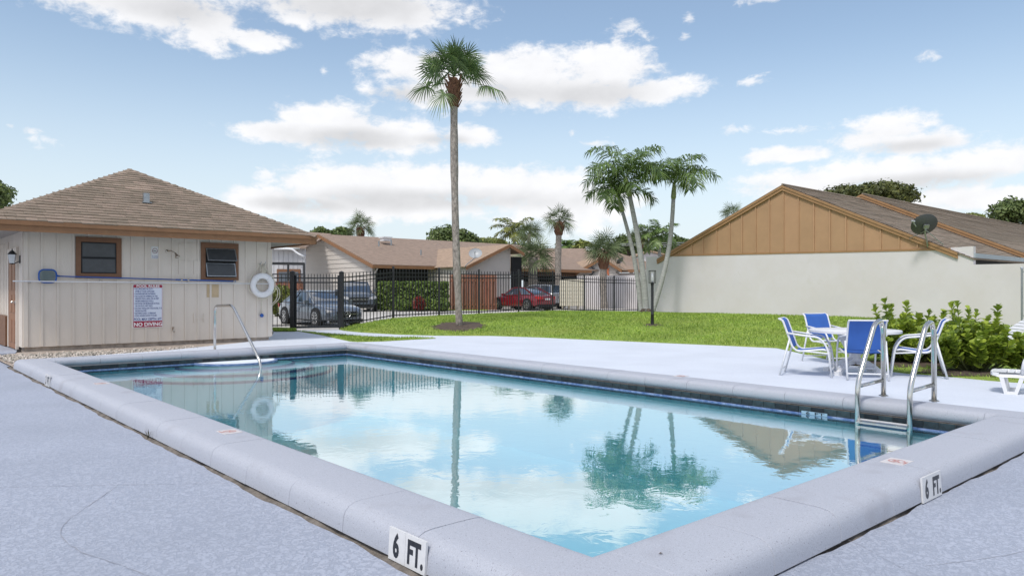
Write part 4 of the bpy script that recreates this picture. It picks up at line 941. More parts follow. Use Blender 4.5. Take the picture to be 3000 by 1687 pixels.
def courses(s0, s1, dz, tr, name):
    # right slope: strips of shingles; left slope: one sheet
    p0, e0 = WP(TA, rz(TA)+dz, 0), WP(tr, rz(tr)+dz, 0); d = e0-p0; L_ = d.length; dn = d.normalized(); nn = BX.cross(dn); nn = nn if nn.z > 0 else -nn
    b = MB(); b.prism([p0+BX*s0-nn*.03, p0+BX*s1-nn*.03, e0+BX*s1-nn*.03, e0+BX*s0-nn*.03], nn*.025); rf = b.build(name, SHINGLE_R, rh)
    n = int(L_/.155)
    for i in range(n):
        o = p0+dn*(i*L_/n); b = MB(); k = 10
        lowr = [o+dn*(L_/n*1.05+random.uniform(-.010, .010))+BX*(s0+(s1-s0)*j/k)+nn*(.020+random.uniform(-.003, .004)) for j in range(k+1)]
        upr = [o+BX*(s0+(s1-s0)*j/k)+nn*.001 for j in range(k+1)]
        bot = [p-nn*.020 for p in lowr]
        b.add(upr+lowr+bot, [(j, j+1, k+1+j+1, k+1+j) for j in range(k)]+[(k+1+j, k+2+j, 2*k+3+j, 2*k+2+j) for j in range(k)]); b.build('shingle_course', SHINGLE_R, rf)
    l0 = WP(TL-.15, rz(TL-.15)+dz, 0)
    b = MB(); b.prism([p0+BX*s0, p0+BX*s1, l0+BX*s1, l0+BX*s0], ZX*.03); b.build(name, SHINGLE_R, rh)
    b = MB(); b.tube([p0+BX*(s0-.02)+ZX*.03, p0+BX*s1+ZX*.03], .035, 6); b.build('ridge_cap', SHINGLE_R, rh)
courses(-.04, 6.47, .02, TR+.55, 'roof'); courses(6.47, 31, .24, TR+.9, 'roof')
rake(6.42, .235, TA-.9, TR+1.0)
b = MB()
p, q = WP(TA, rz(TA)+.05, .02)+BX*6.44, WP(TR+.9, rz(TR+.9)+.05, .02)+BX*6.44; b.prism([p, q, q+ZX*.10, p+ZX*.10], BX*.02); b.build('flashing', mat('flashing', (.5, .5, .5), .5), rh)
p, q = WP(TA-.4, rz(TA-.4)-.1, 0)+BX*6.5, WP(TR, rz(TR)-.1, 0)+BX*6.5; b = MB(); b.prism([p, WP(TA, rz(TA)-.0, 0)+BX*6.5, q, q+ZX*.2, WP(TA, rz(TA)+.2, 0)+BX*6.5, p+ZX*.2], BX*.05); b.build('parapet', STUCCO, rh)
# eave beam and dark screened gap to the right
b = MB(); b.obox(WP(10.99, 2.30, 0)+BX*.05, BX*28, -WD*.08, ZX*.135); b.build('eave_beam', BLUEGREY, rh)
b = MB(); b.obox(WP(10.7, 1.2, 0)+BX*.25, BX*28, -WD*.06, ZX*1.10); b.build('patio_screen', DKGREY, rh)
b = MB(); b.prism([WP(0.2, -.1, 0)+BX*.3, WP(10.6, -.1, 0)+BX*.3, WP(10.6, 2.4, 0)+BX*.3, WP(.2, 2.4, 0)+BX*.3], BX*25); b.build('wall', STUCCO, rh)
# satellite dish maker
def dish(name, label, c, aim, r, base, m, wide=1.25, arm=None, group='satellite dishes on the roofs'):
    t = thing(name, label, 'satellite dish', base, group)
    z = Vector(aim).normalized(); x = z.cross(ZX).normalized(); y = x.cross(z)
    b = MB(); n = 28; rings = [[c+x*(r*wide*s*math.cos(6.2832*i/n))+y*(r*s*math.sin(6.2832*i/n))+z*(s*s*r*.28-r*.2) for i in range(n)] for s in (.02, .35, .65, .9, 1.0)]
    b.loft(rings, True, False); b.poly(rings[0]); rim_ = [p+z*.012 for p in rings[-1]]; b.loft([rings[-1], rim_], True, False); ob = b.build('reflector', m, t, smooth=True)
    b = MB(); tp = c-z*r*.22
    b.tube(fillet([base, base+ZX*.05+(tp-base)*.1, tp-y*r*.55-z*.06, tp-z*.03], .12), r*.075, 8); b.build('mast', GALV, t, smooth=True)
    b = MB(); b.cbox(tp-z*.03, x*r*.22, y*r*.18, z*.03); b.build('bracket', GALV, t)
    f = c+z*r*.95-y*r*.30 if arm is None else arm
    b = MB(); b.tube([c-y*r*.95+z*.03, f], r*.055, 6); b.build('feed_arm', DISHL, t)
    b = MB(); d_ = (c-f).normalized(); b.lathe(f-d_*r*.12, [(r*.07, 0), (r*.09, r*.05), (r*.09, r*.22), (r*.13, r*.28), (r*.02, r*.3)], 10, d_); b.build('receiver', DISHL, t, smooth=True)
    return t, x, y, z
c = at(2326, 566, 22.4); base = WP(t_of_u(2335), 2.66, .04)
t, x, y, z = dish('satellite_dish', 'dark grey satellite dish on the right end of the tan gable', c, (.02, .84, .54), .35, base, DISH, 1.12, arm=at(2296, 557, 22.3))
b = MB(); 
for u, v in ((2290, 601), (2376, 617)): b.tube([c-z*.1-ZX*.12, WP(t_of_u(u), H-(v-V0)/FPX*WP(t_of_u(u)).y, .08)], .012, 6)
b.build('stay_rod', GALV, t)
# grey post at the right edge of the picture
pz = at(2571, 823, 19.5); gp = thing('steel_post', 'plain grey steel fence post in front of the white wall', 'post', (pz.x, pz.y, pz.z-.1))
b = MB(); b.lathe((pz.x, pz.y, pz.z-.1), [(.028, 0), (.028, 1.62), (.034, 1.62), (.034, 1.66), (.01, 1.69)], 10); b.build('tube', GALV, gp, smooth=math.radians(40)); b = MB(); b.bar((pz.x, pz.y, pz.z+.3), (pz.x+2.5, pz.y-2.0, pz.z+.22), .025, .025); b.bar((pz.x, pz.y, pz.z+1.45), (pz.x+2.5, pz.y-2.0, pz.z+1.37), .025, .025); b.build('rail', GALV, gp)
# ================================================================== HOUSES BEHIND THE STREET
ZG = .25
h1 = thing('gabled_house', 'beige lap sided house with brown roof and dark garage opening behind the hedge', 'house', (-7.88, 42, ZG))
C1 = Vector((-7.88, 42, 0)); 
def H1(a, b, z): return C1+AX*a+BX*b+ZX*z
EZ, RZ, HD = 2.86, 4.78, 12.2; RUN = 18.0
# lap siding boards on the gable end (normal -B)
n = 17
for i in range(n):
    z0 = ZG+i*.27; z1 = z0+.27
    hw = HD if z1 < EZ else HD*(1-(z1-EZ)/(RZ-EZ)); a0 = (HD-hw)/2
    if hw < .4: break
    hw2 = HD if z0 < EZ else HD*(1-(z0-EZ)/(RZ-EZ))
    b = MB(); b.add([H1((HD-hw2)/2, -.03, z0), H1((HD+hw2)/2, -.03, z0), H1((HD+hw)/2, 0, z1), H1(a0, 0, z1), H1((HD-hw2)/2, .02, z0), H1((HD+hw2)/2, .02, z0), H1((HD+hw)/2, .02, z1), H1(a0, .02, z1)], [(0,1,2,3), (0,4,5,1), (3,2,6,7), (0,3,7,4), (1,5,6,2)]); b.build('siding_board', STUCCO2, h1)
b = MB(); b.prism([H1(0, .03, ZG-.1), H1(HD, .03, ZG-.1), H1(HD, .03, EZ), H1(HD/2, .03, RZ), H1(0, .03, EZ)], BX*.15); b.build('wall', STUCCO2, h1)
sl_ = (RZ-EZ)/(HD/2)
b = MB(); b.prism([H1(-.45, -.25, EZ-.45*sl_+.02), H1(HD/2, -.25, RZ+.02), H1(HD/2, RUN-1.5, RZ+.02), H1(-.45, RUN+3, EZ-.45*sl_+.02)], ZX*.06); b.prism([H1(HD+.45, -.25, EZ-.45*sl_+.02), H1(HD+.45, RUN, EZ-.45*sl_+.02), H1(HD/2, RUN-1.5, RZ+.02), H1(HD/2, -.25, RZ+.02)], ZX*.06); b.build('roof', SHINGLE_F, h1)
b = MB()
for s in (0, 1):
    p, q = (H1(-.5, -.27, EZ-.5*sl_+.02), H1(HD/2, -.27, RZ+.02)) if s == 0 else (H1(HD+.5, -.27, EZ-.5*sl_+.02), H1(HD/2, -.27, RZ+.02)); b.prism([p-ZX*.17, q-ZX*.17, q+ZX*.02, p+ZX*.02], -BX*.05)
b.build('rake_board', TRIM, h1)
b = MB(); b.obox(H1(-.47, -.27, EZ-.45*sl_-.14), BX*(RUN), -AX*.05, ZX*.18); b.build('fascia', TRIM, h1)
# dark garage front, white post, low white wall
b = MB(); b.obox(H1(.5, .0, ZG), BX*7, AX*.1, ZX*2.5); b.build('garage_opening', DARK, h1)
b = MB(); b.obox(H1(.08, 4.05, ZG), BX*.28, AX*.2, ZX*2.45); b.build('post', STUCCO2, h1)
b = MB(); b.obox(H1(.3, 4.3, ZG), BX*2.6, AX*.12, ZX*1.72); b.build('half_wall', STUCCO2, h1)
b = MB(); b.tube(fillet([H1(-.42, .05, EZ-.25), H1(-.3, .05, EZ-.45), H1(-.06, .05, EZ-.6), H1(-.06, .05, ZG)], .15), .05, 8); b.build('downspout', STUCCO2, h1, smooth=True)
for u, v, s in ((970, 603, .16),):
    p = at(u, v, 47.5); b = MB(); b.cbox(p, BX*.28, AX*.22, ZX*.10); b.obox(p-BX*.34-AX*.28+ZX*.08, BX*.68, AX*.56, ZX*.09); b.build('roof_vent', WHITEM, h1)
for u, v in ((953, 612), (984, 609), (1059, 634)):
    p = at(u, v, 45.8); b = MB(); b.lathe(p-ZX*.2, [(.05, 0), (.05, .33)], 8); b.build('vent_pipe', GALV, h1)
# second gable of the same house
E_ = Vector((-4.86, 44.67, 0)); F_ = Vector((-2.52, 42.0, 0))
def G2(a, b, z): return F_+AX*a+BX*b+ZX*z
gz0, gza, gb = 2.72, 4.02, 3.08
g2s = (gza-gz0)/gb
b = MB(); b.prism([G2(.3, .1, ZG), G2(.3, 3.5, ZG), G2(.3, 3.5, gza-.20), G2(.3, gb, gza-.03), G2(.3, .1, gz0)], AX*6); b.build('wall', STUCCO2, h1)
b = MB(); b.prism([G2(-.1, -.15, gz0-.15*g2s), G2(-.1, gb, gza), G2(9, gb, gza), G2(3.4, -.15, gz0-.15*g2s)], ZX*.05); b.build('roof', SHINGLE_L, h1)
b = MB(); b.prism([G2(-.1, gb, gza), G2(-.1, gb+1.15, gza-.48), G2(7, gb+1.15, gza-.48), G2(7, gb, gza)], ZX*.05); b.build('roof', SHINGLE_L, h1)
b = MB(); b.prism([G2(-.12, -.2, gz0-.2*g2s-.14), G2(-.12, gb, gza-.14), G2(-.12, gb, gza+.05), G2(-.12, -.2, gz0-.2*g2s+.05)], -AX*.04); b.prism([G2(-.12, gb, gza-.14), G2(-.12, gb+1.15, gza-.62), G2(-.12, gb+1.15, gza-.43), G2(-.12, gb, gza+.05)], -AX*.04); b.build('rake_board', TRIM, h1)
b = MB(); b.obox(G2(.2, 3.52, ZG), BX*.8, AX*.1, ZX*3.1); b.build('recess', DARK, h1)
dish('satellite_dish', 'pale satellite dish on a bent mast at the left end of the small gable', at(1196, 638, 41.6), (-.05, -.85, .5), .33, at(1170, 672, 41.7), DISHL, 1.15)
# wooden fence between house 1 and the palm
def plank_fence(name, label, p, q, z0, z1, n):
    r = thing(name, label, 'fence', (p.x, p.y, z0)); d = (q-p); L_ = d.length; dn = d.normalized(); nn = Vector((dn.y, -dn.x, 0))
    b = MB(); b.bar(p+ZX*(z0+.3), q+ZX*(z0+.3), .05, .09); b.bar(p+ZX*(z1-.35), q+ZX*(z1-.35), .05, .09); b.build('rail', WOOD, r)
    for i in range(n):
        o = p+d*(i/n)+nn*(.03 if i % 2 else -.05); b = MB(); b.prism([o+ZX*z0, o+dn*(L_/n*.92)+ZX*z0, o+dn*(L_/n*.92)+ZX*(z1-.03), o+dn*(L_/n*.46)+ZX*(z1+random.uniform(-.01, .02)), o+ZX*(z1-.03)], nn*.02); b.build('board', WOOD, r)
    return r
P2 = lambda u, Y: Vector(((u-U0)/FPX*Y, Y, 0))
plank_fence('plank_fence', 'red brown plank fence between the hedge and the red car', P2(1131, 41), P2(1249, 41.3), ZG, 2.22, 26)
plank_fence('plank_fence', 'short red brown plank fence under the window left of the grey sedan', P2(690, 40), P2(766, 40), ZG, 1.82, 14)
# left wing with vertical boards, window and black canopy frame
wg = thing('house_wing', 'white board and batten house wing with gutter behind the left fence section', 'house', (P2(725, 43).x, 43, ZG))
p, q = P2(640, 43), P2(767, 43)
b = MB(); b.prism([p+ZX*ZG, q+ZX*ZG, q+ZX*3.75, p+ZX*3.75], (0, .2, 0)); b.build('wall', mat('wing_white', (.56, .56, .58), .8), wg)
for u in range(686, 762, 12):
    o = P2(u, 42.96); b = MB(); b.obox(o+ZX*ZG, (.05, 0, 0), (0, .04, 0), (0, 0, 3.5)); b.build('batten', MATS['wing_white'], wg)
b = MB(); b.prism([P2(620, 42.4)+ZX*3.95, P2(770, 42.6)+ZX*3.72, P2(770, 42.6)+ZX*3.84, P2(620, 42.4)+ZX*4.1], (0, 6, 1.2)); b.build('roof', SHINGLE_F, wg)
b = MB(); b.tube(fillet([P2(690, 42.5)+ZX*3.72, P2(736, 42.5)+ZX*3.70, P2(748, 42.5)+ZX*3.45, P2(766, 42.5)+ZX*3.25], .25), .06, 8); b.build('gutter', WHITEM, wg, smooth=True)
c0, c1 = at(700, 684, 42.9), at(752, 724, 42.9); b = MB(); b.obox((c0.x-.08, 42.88, c1.z), (c1.x-c0.x+.16, 0, 0), (0, .08, 0), (0, 0, c0.z-c1.z+.16)); f = b.build('window', BROWN, wg)
for k in range(2):
    w = (c1.x-c0.x)/2; b = MB(); b.obox((c0.x+k*w+.03, 42.86, c1.z+.05), (w-.06, 0, 0), (0, .03, 0), (0, 0, c0.z-c1.z-.06)); b.build('pane', CARGLASS, f)
cf = thing('canopy_frame', 'black canopy frame in front of the white house wing', 'canopy', (P2(728, 39).x, 39, ZG))
b = MB(); e0, e1 = at(684, 663, 39), at(766, 664, 39); b.bar(e0, e1, .1, .14)
for u in (725, 765): o = at(u, 664, 39); b.bar((o.x, 39, .25 if u == 765 else o.z-.9), o, .09, .09, (0, 1, 0))
b.bar((at(684, 690, 39)), at(766, 690, 39), .06, .06); b.build('frame', BLACK, cf)
# house 2: small porch gable with sun and moon ornaments, big roofs
h2 = thing('gabled_house', 'house with small lap sided porch gable carrying sun and moon ornaments', 'house', (5.5, 54, ZG))
Y2 = 54; 
gl, ga, gr = at(1446, 688, Y2), at(1513, 649, Y2), at(1562, 681, Y2)
zz = ZG; i = 0
while zz < ga.z-.15:
    z1 = zz+.26
    def xl(z): return gl.x+.18 if z < gl.z else gl.x+(ga.x-gl.x)*(z-gl.z)/(ga.z-gl.z)
    def xr(z): return gr.x-.18 if z < gr.z else gr.x+(ga.x-gr.x)*(z-gr.z)/(ga.z-gr.z)
    if xr(z1)-xl(z1) > .1:
        b = MB(); b.add([(xl(zz), Y2-.03, zz), (xr(zz), Y2-.03, zz), (xr(z1), Y2, z1), (xl(z1), Y2, z1), (xl(zz), Y2+.1, zz), (xr(zz), Y2+.1, zz), (xr(z1), Y2+.1, z1), (xl(z1), Y2+.1, z1)], [(0,1,2,3), (0,4,5,1), (3,2,6,7), (0,3,7,4), (1,5,6,2)]); b.build('siding_board', STUCCO2, h2)
    zz = z1
b = MB()
for p, q in ((gl, ga), (gr, ga)): b.prism([p-ZX*.17+V(0, -.35, 0), q-ZX*.17+V(0, -.35, 0), q+ZX*.03+V(0, -.35, 0), p+ZX*.03+V(0, -.35, 0)], (0, -.05, 0))
b.build('rake_board', TRIM, h2)
b = MB(); b.prism([gl+V(-.1, -.35, 0), ga+V(0, -.35, 0.03), ga+V(-1.2, 6, .03), gl+V(-5, 6, 0)], ZX*.05); b.prism([gr+V(.1, -.35, 0), ga+V(0, -.35, .03), ga+V(-1.2, 6, .03), gr+V(3, 6, 0)], ZX*.05); b.build('roof', SHINGLE_L, h2)
e0, e1, r0, r1 = at(1320, 690, Y2+.5), at(1450, 690, Y2+.5), at(1340, 627, 61), at(1520, 627, 61)
b = MB(); b.prism([e0, e1+V(1.5, 0, 0), r1, r0+V(-1.5, 0, 0)], ZX*.06); b.prism([e0, r0+V(-1.5, 0, 0), V(e0.x-2, 66, 2.7)], ZX*.05); b.prism([at(1480, 640, 58), at(1520, 627, 61), at(1640, 664, 62), at(1622, 680, 55), at(1540, 680, 55)], ZX*.06); b.build('roof', SHINGLE_F, h2)
b = MB(); b.bar(at(1540, 682, 54.9), at(1624, 682, 54.9), .05, .2); b.build('fascia', TRIM, h2); b = MB(); b.bar(at(1318, 692, 54.4), at(1452, 692, 54.4), .05, .2); b.build('fascia', TRIM, h2)
b = MB(); b.obox((at(1535, 0, 56).x, 56, ZG), (3.6, 0, 0), (0, .3, 0), (0, 0, 2.4)); b.obox((at(1318, 0, 57).x, 57, ZG), (4.6, 0, 0), (0, .3, 0), (0, 0, 1.9)); b.build('wall', STUCCO, h2)
b = MB(); b.obox((at(1318, 0, 56.9).x, 56.6, 2.0), (4.6, 0, 0), (0, .3, 0), (0, 0, .75)); b.build('carport_opening', DARK, h2)
p = at(1484, 628, 60.2); b = MB(); b.cbox(p, (.3, 0, 0), (0, .25, 0), (0, 0, .1)); b.obox(p+V(-.36, -.3, .1), (.72, 0, 0), (0, .6, 0), (0, 0, .1)); b.build('roof_vent', WHITEM, h2)
sn = at(1482, 681, Y2-.08); so = thing('sun_ornament', 'grey half sun face ornament on the porch gable', 'wall ornament', sn)
b = MB(); b.lathe(sn, [(.27, 0), (.25, .03), (.08, .06), (.001, .06)], 18, (0, -1, 0)); b.build('face', DISHL, so)
b = MB()
for k in range(14):
    a = -1.2+k*.30-.2; d = V(math.cos(a), 0, math.sin(a)); s = V(-d.z, 0, d.x)*.05; o = sn+d*.28; b.prism([o-s, o+s, o+d*.2], (0, -.02, 0))
b.build('rays', DISH, so)
mn = at(1535, 684, Y2-.08); mo = thing('moon_ornament', 'orange crescent moon ornament on the porch gable', 'wall ornament', mn)
pts = [mn+V(-.26*math.sin(t)*1, 0, -.32*math.cos(t)) for t in np.linspace(0, math.pi, 12)]+[mn+V(-.10*math.sin(t), 0, .32*math.cos(t)) for t in np.linspace(0, math.pi, 12)][1:-1]
b = MB(); b.prism(pts, (0, -.03, 0)); b.build('crescent', mat('terracotta', (.45, .14, .06), .7), mo)
text('47', .30, INK, h2, frame(at(1549, 689, Y2-.06), Vector((1, 0, 0)), ZX, Vector((0, -1, 0))), name='house_number')
dish('satellite_dish', 'dark satellite dish at the right eave of the porch gable', at(1560, 657, 54.2), (-.5, .5, .6), .30, at(1557, 683, 54.4), DISH, 1.1)
b = MB(); q = [at(1293, 646, 58), at(1376, 690, 58), at(1376, 705, 58), at(1293, 705, 58)]; b.prism(q, (0, .3, 0)); b.build('side_wall', STUCCO, h2)
b = MB(); b.prism([at(1291, 640, 57.8), at(1372, 683, 57.8), at(1372, 688, 57.8), at(1291, 645, 57.8)], (0, .1, 0)); b.build('side_rake', TRIM, h2)
h3 = thing('small_house', 'distant tan house with low gable behind the palm trunks', 'house', (at(1640, 0, 72).x, 72, .2))
a_, b_, c_ = at(1596, 650, 72), at(1632, 634, 72), at(1702, 652, 72)
b = MB(); b.prism([a_, b_, c_, c_-ZX*3, a_-ZX*3], (0, .3, 0)); b.build('wall', STUCCO, h3)
b = MB(); b.prism([a_+V(-.3, -.3, .0), b_+V(0, -.3, .02), b_+V(0, -.3, .18), a_+V(-.3, -.3, .15)], (0, 8, 0)); b.prism([c_+V(.3, -.3, .0), b_+V(0, -.3, .02), b_+V(0, -.3, .18), c_+V(.3, -.3, .15)], (0, 8, 0)); b.build('roof', SHINGLE_L, h3)
# white side wall closing the street on the right and cream cabinet
sw = thing('street_wall', 'white rendered wall behind the right end of the picket fence', 'wall', (at(1550, 0, 46).x, 46, ZG))
b = MB(); b.obox(P2(1452, 47)+ZX*ZG, P2(1640, 44)-P2(1452, 47), (0, .2, 0), (0, 0, 2.0)); b.build('wall', STUCCO, sw)
cb = thing('mailbox_cabinet', 'cream metal mailbox cabinet on short legs beside the red car', 'mailbox', (at(1440, 0, 42).x, 42, ZG))
p0, p1 = at(1409, 703, 42), at(1472, 770, 42); wv, hv = (p1.x-p0.x), (p0.z-p1.z)
b = MB(); b.obox((p0.x, 42, p1.z), (wv, 0, 0), (0, .5, 0), (0, 0, hv)); b.build('case', CREAM, cb)
for i in range(4):
    for j in range(7):
        b = MB(); b.obox((p0.x+wv*(i+.04)/4, 41.98, p1.z+hv*(j+.05)/7), (wv*.92/4, 0, 0), (0, .03, 0), (0, 0, hv*.88/7)); b.build('mailbox_door', CREAM, cb)
for u in (1413, 1430, 1452, 1468): o = at(u, 772, 42.2); b = MB(); b.obox((o.x, 42.1, ZG-.05), (.10, 0, 0), (0, .3, 0), (0, 0, p1.z-ZG+.05)); b.build('leg', CREAM, cb)
# ================================================================== HEDGE AND SHRUBS AT THE HOUSES
def leaf_cloud(name, pts, nrm, size, m, parent, k=1.0, flat=.0, kind=None):
    """two-triangle leaf quads at pts, tilted at random round their normals"""
    n = len(pts); nr = nrm+RNG.normal(0, .75, (n, 3)); nr /= np.linalg.norm(nr, axis=1, keepdims=True)+1e-9
    r = RNG.normal(0, 1, (n, 3)); x = np.cross(nr, r); x /= np.linalg.norm(x, axis=1, keepdims=True)+1e-9; y = np.cross(nr, x)
    s = (size*RNG.uniform(.6, 1.35, n))[:, None]
    v = np.stack([pts-x*s*.9, pts-y*s*.42*k-nr*s*.08, pts+x*s*.9, pts+y*s*.42*k-nr*s*.08], 1)
    f = np.arange(4*n).reshape(n, 4)
    return npmesh(name, v.reshape(-1, 3), f, m, parent, kind=kind, k=4)
def box_hedge(name, label, c, hx, hy, hz, n, size, m, rot=0):
    r = thing(name, label, 'hedge', c); P = RNG.uniform(-1, 1, (n, 3)); fc = RNG.integers(0, 5, n)
    sg = np.where(RNG.random(n) > .5, 1., -1.); nr = np.zeros((n, 3))
    for ax, msk in ((0, fc == 0), (1, (fc == 1) | (fc == 2)), (2, fc >= 3)):
        P[msk, ax] = (sg[msk] if ax < 2 else 1)*RNG.uniform(.86, 1.05, msk.sum()); nr[msk, ax] = P[msk, ax]
    P[:, 2] = P[:, 2]*.5+.5; P *= [hx, hy, 2*hz]; P += RNG.normal(0, .03, P.shape); c_, s_ = math.cos(rot), math.sin(rot)
    Q = P.copy(); Q[:, 0] = P[:, 0]*c_-P[:, 1]*s_; Q[:, 1] = P[:, 0]*s_+P[:, 1]*c_
    leaf_cloud('leaves', Q+np.array(c), nr, size, m, r, 1.3)
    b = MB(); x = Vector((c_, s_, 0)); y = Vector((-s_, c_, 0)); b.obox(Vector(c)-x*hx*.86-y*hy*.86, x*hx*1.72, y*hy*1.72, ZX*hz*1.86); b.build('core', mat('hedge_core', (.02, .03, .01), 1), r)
    return r
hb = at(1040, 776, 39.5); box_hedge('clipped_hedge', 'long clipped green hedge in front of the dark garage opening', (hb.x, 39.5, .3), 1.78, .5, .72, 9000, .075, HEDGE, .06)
def shrub(name, label, c, r, h, n, size, m, cat='shrub', group=None):
    t = thing(name, label, cat, c, group); d = RNG.normal(0, 1, (n, 3)); d /= np.linalg.norm(d, axis=1, keepdims=True); rad = RNG.uniform(.45, 1, n)**.6
    P = d*rad[:, None]*np.array([r, r, h/2])+np.array(c)+np.array([0, 0, h/2]); P = P[P[:, 2] > c[2]]; leaf_cloud('leaves', P, (P-np.array(c)-[0, 0, h/2]), size, m, t, 1.2)
    b = MB()
    for i in range(5): a = i*1.26; b.tube([Vector(c)-ZX*.05, Vector(c)+V(math.cos(a)*r*.5, math.sin(a)*r*.5, h*.6)], [.02, .006], 5)
    b.build('stems', TRUNK, t); return t
c = at(1054, 779, 38.5); shrub('croton_shrub', 'red leaved croton shrub in front of the clipped hedge', (c.x, c.y, .27), .36, .75, 380, .09, REDLEAF)
c = at(1012, 779, 38.6); shrub('green_shrub', 'low green shrub left of the red croton at the hedge foot', (c.x, c.y, .27), .5, .6, 600, .09, HEDGE)
c = at(708, 800, 33); shrub('green_shrub', 'yellow green shrub behind the left fence section and grey sedan', (c.x, c.y, .15), .55, 1.45, 1500, .085, TREE_Y)
c = at(1108, 779, 38.4); shrub('green_shrub', 'low green shrub right of the red croton at the hedge foot', (c.x, c.y, .27), .5, .7, 600, .09, HEDGE)
# ================================================================== CARS
def car(name, label, pos, head, paint, L_, Wd, Ht, kind='sedan', cat='car', emblem=False):
    x = Vector(head).normalized(); y = ZX.cross(x); o = Vector(pos); root = thing(name, label, cat, pos)
    def p(fx, fy, fz): return o+x*(fx*L_)+y*(fy*Wd)+ZX*(fz*Ht)
    if kind == 'sedan':   # fx -.5 rear .. .5 front : (fx, half width, z low, z belt/deck)
        st = [(-.5, .36, .30, .52), (-.485, .43, .22, .60), (-.43, .475, .17, .655), (-.30, .50, .15, .665), (-.10, .50, .15, .655), (.08, .50, .15, .645), (.22, .495, .15, .625), (.34, .49, .15, .575), (.43, .465, .16, .515), (.48, .40, .17, .46), (.5, .33, .20, .40)]
        cab = dict(rb=-.40, fb=.235, rt=-.19, ft=.055, zt=.99)
    else:
        st = [(-.5, .44, .25, .62), (-.48, .48, .2, .66), (-.40, .50, .18, .66), (-.1, .50, .18, .65), (.15, .50, .18, .635), (.25, .495, .18, .61), (.40, .49, .18, .575), (.47, .46, .2, .54), (.5, .40, .24, .46)]
        cab = dict(rb=-.485, fb=.22, rt=-.44, ft=.04, zt=.985)
    rings = []
    for fx, w, zl, zt in st:
        h = zt-zl; crown = .012
        half = [(.86*w, zl), (.97*w, zl+.10*h), (w, zl+.38*h), (.985*w, zl+.70*h), (.93*w, zl+.93*h), (.80*w, zt), (.35*w, zt+crown)]
        rings.append([p(fx, -a, b) for a, b in half[::-1]][::-1][::-1] + [p(fx, a, b) for a, b in half[::-1]] if False else [p(fx, a, b) for a, b in half]+[p(fx, -a, b) for a, b in half[::-1]])
    b = MB(); b.loft(rings); body = b.build('body', paint, root, smooth=math.radians(38))
    def zb(fx):
        for i in range(len(st)-1):
            if st[i][0] <= fx <= st[i+1][0]:
                t = (fx-st[i][0])/(st[i+1][0]-st[i][0]); return st[i][3]*(1-t)+st[i+1][3]*t
        return .6
    k = cab; wb, wt = .455, .36; nst = 9; sec = []
    bot = [k['rb']+(k['fb']-k['rb'])*i/(nst-1) for i in range(nst)]; topx = [k['rt']+(k['ft']-k['rt'])*i/(nst-1) for i in range(nst)]
    rr = []
    for i in range(nst):
        f = i/(nst-1); arch = 1-(2*f-1)**2; w_ = wb-.05*(2*f-1)**4; t_ = wt-.03*(2*f-1)**4; zt = k['zt']-.035*(2*f-1)**2
        rr.append((p(bot[i], w_, zb(bot[i])-.02), p(topx[i], t_, zt-.015), p(topx[i], t_*.7, zt), p(topx[i], -t_*.7, zt), p(topx[i], -t_, zt-.015), p(bot[i], -w_, zb(bot[i])-.02)))
    b = MB(); b.loft([list(r) for r in rr]); b.build('windows', CARGLASS, root, smooth=math.radians(40))
    # roof skin and pillars in body paint
    b = MB(); up_ = ZX*.012
    for i in range(nst-1):
        for j in (1, 2, 3): b.poly([rr[i][j]+up_, rr[i+1][j]+up_, rr[i+1][j+1]+up_, rr[i][j+1]+up_])
    b.build('roof', paint, root, smooth=True)
    b = MB()
    for s, (j0, j1) in ((1, (0, 1)), (-1, (5, 4))):
        out_ = y*(.012*s)
        b.tube([rr[i][j1]+out_ for i in range(nst)], .028, 6); b.tube([rr[i][j0]+out_+ZX*.02 for i in range(nst)], .022, 6)
        b.bar(rr[0][j0]+out_, rr[0][j1]+out_, .10, .04, y); b.bar(rr[-1][j0]+out_, rr[-1][j1]+out_, .06, .04, y)
        m0, m1 = rr[4][j0].lerp(rr[4][j0], 1), rr[4][j1]; b.bar(rr[3][j0]+out_, m1.lerp(rr[3][j1], .5)+out_, .05, .03, y)
    b.build('pillars', paint, root)
    R = .165*Ht*1.45 if kind == 'sedan' else .165*Ht*1.25
    for fx in ((-.305, .305)):
        for s in (-1, 1):
            c = o+x*(fx*L_)+y*(s*Wd*.485)+ZX*R
            b = MB(); b.lathe(c+y*s*.012, [(R*1.17, -.12), (R*1.17, .02), (R*.5, .022)], 26, y*s); b.build('wheel_arch', DARK, root)
            b = MB(); b.lathe(c+y*s*.02, [(R*.62, -.15), (R*.96, -.15), (R, -.10), (R, .0), (R*.95, .025), (R*.72, .03)], 26, y*s); wh = b.build('tyre', RUBBER, root, smooth=math.radians(40))
            b = MB(); cc = c+y*s*.045; b.lathe(cc, [(R*.72, -.02), (R*.72, .004), (R*.64, .008), (R*.62, -.02)], 26, y*s); b.lathe(cc, [(R*.16, -.02), (R*.15, .012), (.001, .014)], 12, y*s)
            for q in range(5):
                a = 6.2832*q/5+.3; d = x*math.cos(a)+ZX*math.sin(a); sd_ = d.cross(y)
                for w in (-.09, .09): b.bar(cc+d*R*.1+sd_*R*w, cc+d*R*.66+sd_*R*w*2.2, R*.09, .02, y)
            b.build('rim', RIM, wh)
            b = MB(); b.lathe(cc-y*s*.03, [(R*.66, 0), (.001, .001)], 20, y*s); b.build('brake_disc', BLACK, wh)
